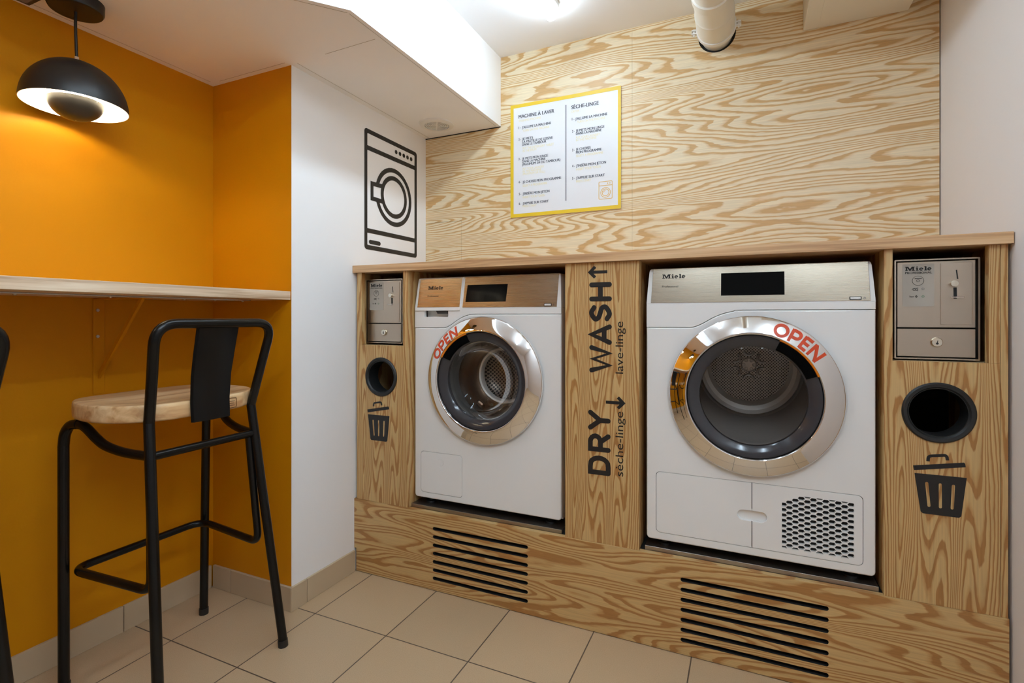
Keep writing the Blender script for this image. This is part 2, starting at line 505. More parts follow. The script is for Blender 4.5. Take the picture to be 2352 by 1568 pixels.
    def text(s, body, x0, base, cap, mat, w=0., width=None, off=0., mi=0, align='L', rot=False, flipx=False):
        vs, fs, (bx0, bx1, ch) = glyphs(body)
        k = cap/ch; kx = k
        if width: kx = width/(bx1-bx0)
        ox = x0-bx0*kx
        if align == 'C': ox = x0-(bx0+bx1)/2*kx
        for du, dw in (((-off, 0), (0, .00004), (off, .00008)) if off else ((0, 0),)):   # heavier strokes: the glyph laid side by side
            out = []
            for (x, y) in vs:
                u, v = ox+x*kx+du*cap, y*k
                out.append((base-v, u, w+dw) if rot else (u, base+v, w+dw))
            s.add(out, fs, mi, mat)
        return s
    def build(s, name, mat, parent=None, smooth=True, angle=35, kind=None, label=None, recalc=True):
        me = bpy.data.meshes.new(name)
        org = ROOT.get(parent, Vector((0, 0, 0)))
        sh = Vector((0, 0, EYE))-org-Vector((0, 0, EYE if parent is not None else 0))
        me.from_pydata([tuple(p+sh) for p in s.v], [], s.f)
        mats = mat if isinstance(mat, (list, tuple)) else [mat]
        for q in mats: me.materials.append(q)
        me.polygons.foreach_set('material_index', s.m)
        me.validate(clean_customdata=False)
        if recalc:
            bm = bmesh.new(); bm.from_mesh(me)
            bmesh.ops.remove_doubles(bm, verts=bm.verts, dist=1e-6)
            bmesh.ops.recalc_face_normals(bm, faces=bm.faces)
            bm.to_mesh(me); bm.free()
        if smooth:
            me.shade_smooth(); me.set_sharp_from_angle(angle=math.radians(angle))
        o = bpy.data.objects.new(name, me); C.objects.link(o)
        if smooth:
            wn = o.modifiers.new('weighted normals', 'WEIGHTED_NORMAL'); wn.keep_sharp = True; wn.weight = 80
        if parent is not None: o.parent = parent
        ROOT[o] = org
        if kind: o['kind'] = kind
        if label: o['label'] = label
        return o

_gc = {}
def glyphs(body, off=0.):
    key = (body, off)
    if key in _gc: return _gc[key]
    def mk(b):
        cu = bpy.data.curves.new('t', 'FONT'); cu.body = b; cu.size = 1; cu.offset = off; cu.resolution_u = 4
        o = bpy.data.objects.new('t', cu); C.objects.link(o)
        dg = bpy.context.evaluated_depsgraph_get(); ev = o.evaluated_get(dg); me = ev.to_mesh()
        vs = [(v.co.x, v.co.y) for v in me.vertices]; fs = [tuple(p.vertices) for p in me.polygons]
        ev.to_mesh_clear(); bpy.data.objects.remove(o); bpy.data.curves.remove(cu)
        return vs, fs
    vs, fs = mk(body)
    hv, _ = mk('H')
    ch = max(v[1] for v in hv)
    _gc[key] = (vs, fs, (min(v[0] for v in vs), max(v[0] for v in vs), ch))
    return _gc[key]

def thing(name, label, cat, loc, group=None):
    """an Empty at the thing's base that parents its parts; loc is eye-relative"""
    o = bpy.data.objects.new(name, None); C.objects.link(o)
    o.empty_display_size = .05
    o.location = (loc[0], loc[1], loc[2]+EYE)
    o['label'] = label; o['category'] = cat
    if group: o['group'] = group
    ROOT[o] = Vector(loc)
    return o

def tag(o, label, cat, group=None):
    o['label'] = label; o['category'] = cat
    if group: o['group'] = group
    return o

def struct(name, mb, mat, parent=None, **k):
    return mb.build(name, mat, parent, kind='structure', **k)

# ------------------------------------------------------------------ room shell
FLOOR = -1.0
XL, XW, XR = -1.81, -1.412, .572          # orange wall, white wall, right wall
YN, YB, YR = 1.292, 2.10, -2.4            # niche wall, back wall, rear wall
ZC, ZS = 1.166, .857                      # ceiling, soffit
XS = -1.01                                # soffit face

struct('floor', MB().box(-1.95, .70, -2.5, 2.22, FLOOR-.05, FLOOR), M['floor'])
struct('ceiling', MB().box(-1.95, .70, -2.5, 2.22, ZC, ZC+.05), M['ceil'])
struct('wall_orange', MB().box(XL-.1, XL, YR, YN+.06, FLOOR, ZC), M['orange'])
struct('wall_niche', MB().box(XL, XW-.0015, YN, YN+.06, FLOOR, ZS), M['orange'])
struct('wall_left', MB().box(XW-.1, XW, YN+.0008, YB+.1, FLOOR, ZC), M['white'])
struct('wall_right', MB().box(XR, XR+.1, YR, YB+.1, FLOOR, ZC), M['rightwall'])
struct('wall_rear', MB().box(XL-.1, XR+.1, YR-.1, YR, FLOOR, ZC), M['rightwall'])
# back wall: white masonry with two plywood boards in front of it
struct('wall_back', MB().box(XW-.1, XR+.1, YB+.014, YB+.1, FLOOR, ZC), M['white'])
SEAM = -.4217
PIPE = (-.1035, 1.066, .0665)
struct('pipe_hole_shade', MB().plate(circle(PIPE[0], PIPE[1], PIPE[2]+.004, 40), (), -.0138, -.0128, FRONT(YB)), M['cavity'])  # dark disc stands in for the shade inside the pipe hole
HOLE = circle(PIPE[0], PIPE[1], PIPE[2], 48)
cl = MB()
cl.plate([(XW, .12), (SEAM-.0003, .12), (SEAM-.0003, ZC), (XW, ZC)],
         [rrect(XW+.0005, -1.2134, .121, .4495)], -.012, 0, FRONT(YB))
cl.plate([(SEAM+.0003, .12), (XR-.0035, .12), (XR-.0035, ZC), (SEAM+.0003, ZC)], [HOLE], -.012, 0, FRONT(YB))
struct('wall_back_cladding', cl, M['panel'])
hb = MB().plate(rrect(XW+.0015, -1.2147, .1215, .4480), (), -.012, .0, FRONT(YB))
tag(hb.build('access_hatch', M['panel']), 'small plywood access hatch cut into the wall panel above the left end of the worktop', 'hatch')

# low plasterboard ceiling over the bar corner
low = [(XL, YR), (-1.15, YR), (-1.15, .965), (XS, 1.13), (XS, YB), (XL, YB)]
sf = MB().plate(low, (), ZS, ZC, None)
soff = struct('ceiling_soffit', sf, M['ceil'])
jn = MB()
for a, b in (((-1.253, 1.284), (-1.045, 1.278)), ((-1.384, 1.29), (-1.388, 2.09)), ((-1.024, 1.14), (-1.028, 2.09)),
             ((-1.42, 1.271), (-1.745, 1.272)), ((-1.782, 1.262), (-1.787, .3)), ((-1.026, 1.135), (-1.172, .963))):
    jn.stroke([a, b], .0014, CEIL(ZS-.0002), th=.0003, cap='butt')
struct('trim_1', jn, simple('hairline', srgb(176, 165, 150), .8), smooth=False)
struct('trim_2', MB().box(XW, XS, YB-.002, YB-.0005, ZS-.004, ZS), M['cavity'])

# skirting tiles
sk = MB(); z0, z1 = FLOOR, -.918
y = .984
ys = [YR]+[.984-.2935*i for i in range(10, 0, -1)]+[.984, YN-.011]
for a, b in zip(ys, ys[1:]):
    if b-a > .01: sk.box(XL, XL+.010, a+.0012, b-.0012, z0, z1, .002)
struct('baseboard_orange', sk, M['skirt'])
sk = MB()
for a, b in ((XL+.0105, -1.705), (-1.705, -1.4035)): sk.box(a+.001, b-.001, YN-.010, YN, z0, z1, .002)
struct('baseboard_niche', sk, M['skirt'])
sk = MB()
for a, b in ((YN-.010, 1.352), (1.352, 1.5985)): sk.box(XW, XW+.010, a+.001, b-.001, z0, z1, .002)
struct('baseboard_left', sk, M['skirt'])

# ------------------------------------------------------------------ ceiling lights
def batten(y0, y1, x, label, lit='tube'):
    t = thing('ceiling_light', label, 'light', (x, (y0+y1)/2, ZC), 'ceiling battens')
    MB().box(x-.03, x+.03, y0+.01, y1-.01, ZC-.02, ZC, .004).build('housing', M['plastic'], t)
    path = [(x, y0+.004, ZC-.034), (x, y0+.012, ZC-.034)]+[(x, y0+.012+(y1-y0-.024)*k/6, ZC-.034) for k in range(1, 7)]+[(x, y1-.004, ZC-.034)]
    MB().tube(path, [.016]+[.026]*7+[.016], 20).build('diffuser', M[lit], t)
    return t
batten(.62, 1.835, -.664, 'lit white batten light on the ceiling above the washing machine')
batten(-.62, .40, -.30, 'added fill light shaped as an unseen ceiling batten above the viewpoint, on the bar side', 'tube_fill')  # invented batten, put out of view to brighten the room
batten(-.62, .60, .34, 'added fill light shaped as an unseen ceiling batten above the viewpoint, on the right wall side', 'tube_fill')  # second added fill batten, also out of view

# ------------------------------------------------------------------ vent, pipe, duct
cx, cy = -1.258, 1.958
t = thing('ceiling_vent', 'round white air vent in the low ceiling above the washing machine drawing', 'vent', (cx, cy, ZS))
MC = Matrix.Translation((cx, cy, ZS)) @ Matrix.Diagonal((1, 1, -1, 1))
MB().lathe([(.054, 0), (.077, 0), (.075, .005), (.060, .009), (.054, .009), (.054, .001)], MC, 48).build('rim', M['plastic'], t)
g = MB()
for r in (.014, .022, .030, .038, .046):
    g.lathe([(r, .001), (r+.0038, .001), (r+.0038, .007), (r, .007), (r, .001)], MC, 40)
g.plate(circle(0, 0, .009, 20), (), .001, .007, MC)
for a in (35, 125):
    c_, s_ = math.cos(math.radians(a)), math.sin(math.radians(a))
    g.stroke([(-.054*c_, -.054*s_), (.054*c_, .054*s_)], .005, MC, .001, .0065, 'butt')
g.build('grille', M['plastic'], t)
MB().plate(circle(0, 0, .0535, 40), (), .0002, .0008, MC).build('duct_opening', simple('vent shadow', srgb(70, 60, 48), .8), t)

px, pz, pr = PIPE[0], PIPE[1], .061
t = thing('vent_pipe', 'fat cream plastic exhaust pipe running into a round hole high in the plywood wall', 'pipe', (px, 1.6, pz))
MP = FRONT(0) @ Matrix.Translation((px, pz, 0))
MB().lathe([(.050, -2.112), (.0545, -2.112), (.0545, -2.05), (pr, -2.046), (pr, -1.99), (pr, -.55), (pr-.004, -.55), (.050, -2.112)], MP, 48).build('pipe', M['pvc'], t)
MB().lathe([(pr, -2.045), (pr+.0045, -2.043), (pr+.0055, -1.93), (pr+.002, -1.925), (pr+.002, -1.84), (pr+.0055, -1.835), (pr+.0055, -1.80), (pr, -1.797)], MP, 48).build('socket', M['pvc'], t)
cb = MB()
cb.lathe([(pr+.003, -2.052), (pr+.008, -2.052), (pr+.008, -2.034), (pr+.003, -2.034)], MP, 48)
cl_ = cb.build('clamp', M['plastic'], t)
for sgn in (-1, 1):
    e = MB()
    e.box(px+sgn*(pr+.006)-(.0 if sgn > 0 else .018), px+sgn*(pr+.006)+(.018 if sgn > 0 else 0), 2.034, 2.050, pz-.014, pz-.009, .001)
    e.box(px+sgn*(pr+.006)-(.0 if sgn > 0 else .018), px+sgn*(pr+.006)+(.018 if sgn > 0 else 0), 2.034, 2.050, pz-.002, pz+.003, .001)
    e.box(px+sgn*(pr+.016)-.003, px+sgn*(pr+.016)+.003, 2.039, 2.045, pz-.020, pz+.007, .001)
    e.build('clamp_ear', M['plastic'], cl_)

dx0, dx1, dz = .182, .486, 1.013
t = thing('ceiling_duct', 'cream boxed duct fixed under the ceiling at the upper right, beside the pipe', 'duct', ((dx0+dx1)/2, 1.4, dz))
MB().box(dx0, dx1, .9, YB-.001, dz, ZC, .002).build('casing', M['pvc'], t)
MB().box(dx0+.045, dx1-.028, .93, YB-.03, dz-.0015, dz+.001).build('cover', M['pvc'], t)

# ------------------------------------------------------------------ instruction sign
t = thing('instruction_sign', 'white sign with yellow border and washing instructions on the plywood wall', 'sign', (-.712, YB, .44))
sx0, sx1, sz0, sz1 = -.9587, -.4658, .4400, .9387
SM = FRONT(YB-.006)
MB().box(sx0, sx1, YB-.006, YB-.0005, sz0, sz1, .0008, 1).build('board', M['board'], t)
b = .0152
MB().plate([(sx0, sz0), (sx1, sz0), (sx1, sz1), (sx0, sz1)], [[(sx0+b, sz0+b), (sx1-b+.003, sz0+b), (sx1-b+.003, sz1-b), (sx0+b, sz1-b)]], .0, .0006, SM).build('border', M['yellow'], t)
MB().stroke([(-.700, .4925), (-.700, .899)], .0034, SM, 0, .0005, 'butt').build('divider_line', M['greyink'], t)
def D(s_, x, z, x1=None, cap=.0104):
    MB().text(s_, x, z, cap, SM, .0006, (x1-x) if x1 else None, .045).build('heading' if cap > .012 else ('step_number' if s_[-1] == '-' else 'instruction_text'), M['greyink'], t, smooth=False, recalc=False)
def Pn(s_, x, z, x1=None, cap=.0092):
    MB().text(s_, x, z, cap, SM, .0006, (x1-x) if x1 else None, 0).build('translation_text', M['paleyellow'], t, smooth=False, recalc=False)
D('MACHINE À LAVER', -.919, .8758, -.7528, .0150); Pn('WASHING MACHINE', -.919, .8600, -.8146)
D('1 -', -.919, .8298, -.9085); D("J'ALLUME LA MACHINE", -.9026, .8285, -.7675); Pn('TURN ON THE MACHINE', -.8994, .8140, -.775)
D('2 -', -.919, .7778, -.9085); D('JE METS', -.9017, .7777, -.851); D('LA PASTILLE DE LESSIVE', -.9017, .7648, -.7597); D('DANS LE TAMBOUR', -.9017, .7525, -.789)
Pn('PUT THE DETERGENT TABLET', -.8994, .7365, -.754); Pn('IN THE DRUM', -.8994, .7250, -.835)
D('3 -', -.919, .6912, -.9085); D('JE METS MON LINGE', -.9017, .6909, -.781); D('DANS LA MACHINE', -.9017, .6781, -.793); D('(MAXIMUM 3/4 DU TAMBOUR)', -.9017, .6652, -.725)
Pn('PUT YOUR LAUNDRY', -.8994, .6460, -.799); Pn('IN THE MACHINE', -.8994, .6350, -.812); Pn('(MAXIMUM 3/4 FULL)', -.8994, .6238, -.795)
D('4 -', -.919, .5893, -.9085); D('JE CHOISIS MON PROGRAMME', -.8994, .5880, -.7216); Pn('SELECT A PROGRAMME', -.8994, .5722, -.785)
D('5 -', -.9176, .5370, -.9070); D("J'INSÈRE MON JETON", -.8994, .5364, -.7744); Pn('INSERT YOUR TOKEN', -.8994, .5212, -.795)
D('6 -', -.9176, .4942, -.9070); D("J'APPUIE SUR START", -.8994, .4935, -.7787); Pn('PRESS START', -.8994, .4813, -.834)
D('SÈCHE-LINGE', -.6753, .8770, -.5582, .0150); Pn('DRYER', -.6745, .8609, -.642)
D('1 -', -.6732, .8292, -.663); D("J'ALLUME LA MACHINE", -.6578, .8277, -.5221); Pn('TURN ON THE MACHINE', -.6504, .8140, -.530)
D('2 -', -.6724, .7774, -.662); D('JE METS MON LINGE', -.6554, .7777, -.5343); D('DANS LA MACHINE', -.6554, .7655, -.546)
Pn('PUT YOUR LAUNDRY', -.6554, .7490, -.553); Pn('IN THE MACHINE', -.6554, .7382, -.567)
D('3 -', -.672, .6985, -.6615); D('JE CHOISIS', -.6554, .6992, -.592); D('MON PROGRAMME', -.6554, .6862, -.5458); Pn('SELECT A PROGRAMME', -.6554, .6721, -.540)
D('4 -', -.672, .6310, -.6615); D("J'INSÈRE MON JETON", -.6545, .6300, -.5272); Pn('INSERT YOUR TOKEN', -.6545, .6154, -.549)
D('5 -', -.672, .5790, -.6615); D("J'APPUIE SUR START", -.6545, .5786, -.5331); Pn('PRESS START', -.6545, .5644, -.590)
ic = MB(); w_ = .0022
ic.stroke(rrect(-.5570, -.5015, .4850, .5562, .004), w_, SM, 0, .0005, closed=True)
ic.stroke([(-.5570, .5402), (-.5015, .5402)], w_, SM, 0, .0005, 'butt')
ic.stroke(circle(-.5292, .5112, .0200, 32), w_, SM, 0, .0005, closed=True)
ic.stroke(circle(-.5292, .5112, .0140, 28), w_, SM, 0, .0005, closed=True)
ic.stroke([(-.5292+.008*math.cos(a), .5112+.008*math.sin(a)) for a in [math.radians(q) for q in range(100, 175, 12)]], w_, SM, 0, .0005)
for x in (-.5205, -.5110): ic.plate(circle(x, .5482, .0021, 12), (), 0, .0005, SM)
ic.build('washer_icon', M['goldink'], t, smooth=False)

# ------------------------------------------------------------------ washing machine drawing on the white wall
WM = LEFTWALL(XW+.0003); d = MB()
y0, y1, z0, z1 = 1.660, 2.0245, .2755, .7690
d.plate(rrect(y0, y1, z0, z1, .014), [rrect(1.6775, 2.0070, .2940, .7510, .004)], 0, .0006, WM)
d.stroke([(1.6700, .6915), (2.0150, .6935)], .0190, WM, 0, .0006, 'butt')
d.stroke([(1.6700, .3530), (2.0150, .3560)], .0185, WM, 0, .0006, 'butt')
for i in range(5): d.plate(circle(1.8681+.0280*i, .7273, .0092, 20), (), 0, .0006, WM)
d.stroke([(1.6960, .3080), (1.7530, .3080)], .0172, WM, 0, .0006)
cyc, czc = 1.8545, .5285
def arc(cx, cy, r, a0, a1, n=40): return [(cx+r*math.cos(math.radians(a0+(a1-a0)*k/n)), cy+r*math.sin(math.radians(a0+(a1-a0)*k/n))) for k in range(n+1)]
d.stroke(arc(cyc, .5230, .1175, 164, -161), .0190, WM, 0, .0006, 'butt')
d.stroke(circle(cyc, czc-.005, .0825, 48), .0190, WM, 0, .0006, closed=True)
d.stroke([(1.785, .5545), (1.7065, .5510), (1.7065, .4895), (1.785, .4895)], .0180, WM, 0, .0006, 'butt')
o = d.build('wall_decal', M['sticker'], smooth=False)
tag(o, 'black outline drawing of a washing machine stuck on the white wall', 'decal')

# ------------------------------------------------------------------ laundry cabinets
ZT0, ZT1 = .1725, .2005          # worktop
YP = 1.600                       # plinth front
ZP = -.716                       # plinth top
wt = MB().box(XW+.001, .570, 1.589, YB-.001, ZT0, ZT1, .0012)
tag(wt.build('worktop', M['worktop']), 'long wooden worktop running over both laundry machines', 'worktop')

t = thing('plinth', 'long plywood plinth with two sets of vent slots under the laundry machines', 'plinth', (-.42, YP, FLOOR))
slots = []
for xa, xb, n_, za, zb in ((-1.043, -.671, 7, -.773, -.954), (-.177, .196, 7, -.777, -.9545)):
    for i in range(n_):
        zc = za+(zb-za)*i/(n_-1); h = .0061
        slots.append(rrect(xa-.002, xb+.002, zc-h, zc+h, h*.98, 5))
out = [(-1.4115, ZP), (-1.4115, -.910), (-1.4015, -.910), (-1.4015, FLOOR+.002), (.5655, FLOOR+.002), (.5655, ZP)]
MB().plate(out, slots, -.018, 0, FRONT(YP), .0006, 1, hole_mi=1).build('front_board', [M['plinth'], M['cavity']], t, angle=50)
MB().box(-1.405, .560, YP+.0185, YB-.02, ZP-.012, ZP-.002).build('deck', M['cavity'], t)
MB().box(-1.405, .560, YP+.10, YP+.11, FLOOR+.001, ZP-.013).build('inner_backing', M['cavity'], t)

def bin_icon(dx, dz, Y, parent):
    F = FRONT(Y); g = MB()
    g.plate([(.3806+dx, -.3740+dz), (.3829+dx, -.3855+dz), (.4849+dx, -.3662+dz), (.4838+dx, -.3580+dz), (.4815+dx, -.3553+dz)], (), 0, .0006, F)
    body = [(.3836+dx, -.3925+dz), (.3960+dx, -.4870+dz), (.4005+dx, -.4912+dz), (.4720+dx, -.4912+dz), (.4765+dx, -.4870+dz), (.4868+dx, -.3920+dz)]
    hs = []
    for (xa, za, xb, zb) in ((.4085, -.4150, .4130, -.4705), (.4354, -.4150, .4356, -.4705), (.4612, -.4150, .4588, -.4700)):
        a, b = Vector((xa+dx, za+dz)), Vector((xb+dx, zb+dz)); dd = (b-a).normalized(); r = .0032
        a0 = math.atan2(dd.y, dd.x)
        hs.append([(b.x+r*math.cos(a0-PI/2+PI*k/6), b.y+r*math.sin(a0-PI/2+PI*k/6)) for k in range(7)] +
                  [(a.x+r*math.cos(a0+PI/2+PI*k/6), a.y+r*math.sin(a0+PI/2+PI*k/6)) for k in range(7)])
    g.plate(body, hs, 0, .0006, F)
    hd = fillet([(.4110+dx, -.3600+dz, 0), (.4118+dx, -.3470+dz, 0), (.4478+dx, -.3410+dz, 0), (.4495+dx, -.3535+dz, 0)], .009)
    g.stroke(hd, .0068, F, 0, .0006, 'butt')
    return g.build('bin_symbol', M['sticker'], parent, smooth=False)

def waste_ring(cx, cz, Y, parent):
    F = FRONT(Y) @ Matrix.Translation((cx, cz, 0))
    return MB().lathe([(.0745, -.001), (.0748, .003), (.071, .0065), (.064, .0055), (.0605, .001), (.0600, -.055), (.0590, -.055), (.0590, 0), (.063, .0)], F, 56).build('hole_collar', M['rubber'], parent)

YF = 1.603
# left waste cabinet
t = thing('waste_cabinet', 'plywood waste cabinet with hole and bin symbol at the left end, beside the washing machine', 'cabinet', (-1.28, YF, ZP), 'waste cabinets')
zb = ZP+.0005
hx, hz = -1.2815, -.2310
MB().plate([(-1.4005, zb), (-1.1562, zb), (-1.1562, -.1100), (-1.4005, -.1100)], [circle(hx, hz, .0605, 48)], -.0175, 0, FRONT(YF), .0004, 1).build('front_panel', M['post'], t)
MB().box(-1.4005, -1.3760, YF, YF+.018, -.1098, ZT0-.0005, .0004, 1).build('jamb', M['post'], t)
MB().box(-1.1790, -1.1555, YF+.0178, YB-.02, zb, ZT0-.0005).box(-1.1790, -1.1555, YF, YF+.0178, -.1098, ZT0-.0005).build('side_panel', M['post'], t)
MB().box(-1.4005, -1.3875, YF+.023, YB-.02, zb, ZT0-.0005).build('side_panel', M['post'], t)
MB().box(-1.3855, -1.1795, YF+.018, YB-.02, -.1260, -.1105).build('niche_floor', M['ply_edge'], t)
MB().box(-1.3855, -1.1795, 1.95, 1.96, zb, ZT0-.001).build('back_panel', M['cavity'], t)
waste_ring(hx, hz, YF, t)
bin_icon(-1.7288, .0128, YF-.0002, t)
# right waste cabinet
t = thing('waste_cabinet', 'plywood waste cabinet with hole and bin symbol at the right end, beside the dryer', 'cabinet', (.44, YF, ZP), 'waste cabinets')
hx, hz = .4312, -.2375
MB().plate([(.3265, zb), (.5497, zb), (.5497, -.1120), (.3265, -.1120)], [circle(hx, hz, .0605, 48)], -.0175, 0, FRONT(YF), .0004, 1).build('front_panel', M['post'], t)
MB().box(.3200, .3385, YF+.0178, YB-.02, zb, ZT0-.0005).box(.3200, .3385, YF, YF+.0177, -.1118, ZT0-.0005).box(.3200, .3262, YF, YF+.0177, zb, -.1118).build('side_panel', M['post'], t)
MB().box(.5280, .5495, YF, YF+.022, -.1118, ZT0-.0005, .0004, 1).build('jamb', M['post'], t)
MB().box(.5505, .5645, YF+.001, YB-.02, zb, ZT0-.0005).build('side_panel', M['post'], t)
MB().box(.3390, .5500, YF+.018, YB-.02, -.1280, -.1125).build('niche_floor', M['ply_edge'], t)
MB().box(.3390, .5500, 1.95, 1.96, zb, ZT0-.001).build('back_panel', M['cavity'], t)
waste_ring(hx, hz, YF, t)
bin_icon(0, 0, YF-.0002, t)

# divider between the machines
t = thing('divider', 'plywood divider lettered WASH and DRY between washing machine and dryer', 'divider', (-.42, YF, ZP))
MB().box(-.5386, -.3007, YF, YF+.018, zb, ZT0-.0005, .0004, 1).build('front_panel', M['post'], t)
MB().box(-.5386, -.5200, YF+.0182, YB-.02, zb, ZT0-.0005).build('side_panel', M['post'], t)
MB().box(-.3193, -.3007, YF+.0182, YB-.02, zb, ZT0-.0005).build('side_panel', M['post'], t)
F = FRONT(YF-.0002); SW = .0152
big = MB()
def V(pts, width=SW, mb=None, cap='round'):       # pts in (along text = +z, height above baseline = -x)
    (mb or big).stroke([(bx-h_, s_) for s_, h_ in pts], width, F, 0, .0006, cap)
bx = -.3925; CH = .0575                          # baseline / cap height between stroke centres
def seg(a, b): return a+SW/2, b-SW/2
a, b = seg(-.177, -.090); q = (b-a)
V([(a, CH), (a+q*.24, 0), (a+q*.5, CH*.93), (a+q*.76, 0), (b, CH)])
a, b = seg(-.088, -.024)
V([(a, 0), ((a+b)/2, CH), (b, 0)]); V([(a+.010, .017), (b-.010, .017)])
a, b = seg(-.015, .039); m_ = (a+b)/2; q = (b-a)/2
V(catmull([(a+.001, .008), (a+q*.9, 0), (b-.001, .012), (b-.004, .024), (m_, .0295), (a+.004, .036), (a+.001, .047), (m_, CH+.0005), (b-.002, CH-.008)], 6))
a, b = seg(.049, .109)
V([(a, 0), (a, CH)]); V([(b, 0), (b, CH)]); V([(a, CH/2), (b, CH/2)])
big.build('lettering', M['sticker'], t, smooth=False, recalc=False); big = MB()
bx = -.3965
a, b = seg(-.500, -.439)
V([(a, 0), (a, CH), (a+.018, CH)]+[(b-.022+.022*math.sin(k*PI/10), CH/2+CH/2*math.cos(k*PI/10)) for k in range(1, 10)]+[(a+.018, 0), (a, 0)])
a, b = seg(-.427, -.369)
V([(a, 0), (a, CH), (a+.024, CH)]+[(b-.020+.019*math.sin(k*PI/8), CH-.0165+.0165*math.cos(k*PI/8)) for k in range(1, 8)]+[(a+.024, CH-.033), (a, CH-.033)]); V([(a+.024, CH-.033), (b, 0)])
a, b = seg(-.359, -.296)
V([(a, CH), ((a+b)/2, .026), (b, CH)]); V([((a+b)/2, .026), ((a+b)/2, 0)])
big.build('lettering', M['sticker'], t, smooth=False, recalc=False)
ar = MB()
ar.stroke([(-.399, .1415), (-.454, .1415)], .0098, F, 0, .0006, 'butt')
ar.stroke([(-.4385, .1585), (-.4555, .1415), (-.4385, .1245)], .0098, F, 0, .0006, 'butt')
ar.build('arrow', M['sticker'], t, smooth=False, recalc=False)
ar = MB()
ar.stroke([(-.404, -.2682), (-.351, -.2682)], .0098, F, 0, .0006, 'butt')
ar.stroke([(-.3660, -.2512), (-.3490, -.2682), (-.3660, -.2852)], .0098, F, 0, .0006, 'butt')
ar.build('arrow', M['sticker'], t, smooth=False, recalc=False)
MB().text('lave-linge', -.177, -.3495, .0238, F, .0006, .162, 0, rot=True).build('small_lettering', M['sticker'], t, smooth=False, recalc=False)
MB().text('sèche-linge', -.496, -.3495, .0238, F, .0006, .201, 0, rot=True).build('small_lettering', M['sticker'], t, smooth=False, recalc=False)

# ------------------------------------------------------------------ slab-serif maker's mark
def miele(mb, x, z, w, F, ww=.0005):
    """heavy slab lettering, w wide"""
    k = w/5.25; kz = k*1.0
    def R(a, b, c, d_): mb.plate([(x+a*k, z+c*kz), (x+b*k, z+c*kz), (x+b*k, z+d_*kz), (x+a*k, z+d_*kz)], (), 0, ww, F, back=False)
    def Q(pts): mb.plate([(x+p[0]*k, z+p[1]*kz) for p in pts], (), 0, ww, F, back=False)
    # M
    R(0, .62, 0, .16); R(.16, .42, .16, .96); R(0, .5, .84, 1.0)
    Q([(.30, 1.0), (.62, 1.0), (.98, .42), (.98, .0), (.86, .0)])
    Q([(1.66, 1.0), (1.34, 1.0), (.98, .42), (.98, 0), (1.10, 0)])
    R(1.46, 1.80, .16, .96); R(1.30, 1.96, 0, .16); R(1.46, 1.96, .84, 1.0)
    # i
    R(2.14, 2.72, 0, .14); R(2.26, 2.58, .14, .68); R(2.14, 2.5, .56, .70)
    mb.plate([(x+(2.40+.17*math.cos(a))*k, z+(.90+.14*math.sin(a))*kz) for a in [2*PI*i/14 for i in range(14)]], (), 0, ww, F, back=False)
    def e(c):
        pts = [(x+(c+.32*math.cos(a))*k, z+(.35+.28*math.sin(a))*kz) for a in [math.radians(q) for q in range(0, 318, 12)]]
        mb.stroke(pts, .20*k, F, 0, ww, 'butt'); R(c-.3, c+.40, .29, .42)
    e(3.24); 
    R(3.84, 4.42, 0, .14); R(3.96, 4.28, .14, 1.0); R(3.84, 4.2, .88, 1.02)
    e(4.86)

# ------------------------------------------------------------------ machine doors
RO, RI = .2260, .1755
def ringp(r):                     # how far the chrome stands out at radius r
    q = max(0., min(1., (r-RI)/(RO-RI)))
    return .0375-.0225*q**1.25

OPEN_L = {
 'O': (.040, [('c', .020, .0185, .0160, .0150)]),
 'P': (.030, [[(.003, 0), (.003, .037)], [(.003, .034), (.016, .034)]+[(.016+.0095*math.sin(k*PI/8), .0245+.0095*math.cos(k*PI/8)) for k in range(1, 8)]+[(.016, .015), (.003, .015)]]),
 'E': (.026, [[(.003, 0), (.003, .037)], [(.003, .034), (.023, .034)], [(.003, .0185), (.021, .0185)], [(.003, .003), (.023, .003)]]),
 'N': (.036, [[(.003, 0), (.003, .037)], [(.003, .036), (.031, .001)], [(.031, 0), (.031, .037)]]),
}
def open_text(cx, cz, Yf, a_start, parent):
    g = MB(); s_ = 0.; rm = .204; r0 = .1815
    for ch in 'OPEN':
        adv, st = OPEN_L[ch]
        def fn(u, v, s_=s_):
            th = math.radians(a_start)-(s_+u)/rm; r = r0+v
            return (cx+r*math.cos(th), Yf-ringp(r)-.0007, cz+r*math.sin(th))
        for p in st:
            if p[0] == 'c':
                g.stroke([(p[1]+p[3]*math.cos(2*PI*k/28), p[2]+p[4]*math.sin(2*PI*k/28)) for k in range(28)], .0082, fn=fn, closed=True)
            else:
                g.stroke(p, .0082, fn=fn, cap='butt', step=.004)
        s_ += adv+.004
    return g.build('open_lettering', M['openred'], parent, smooth=False, recalc=False)

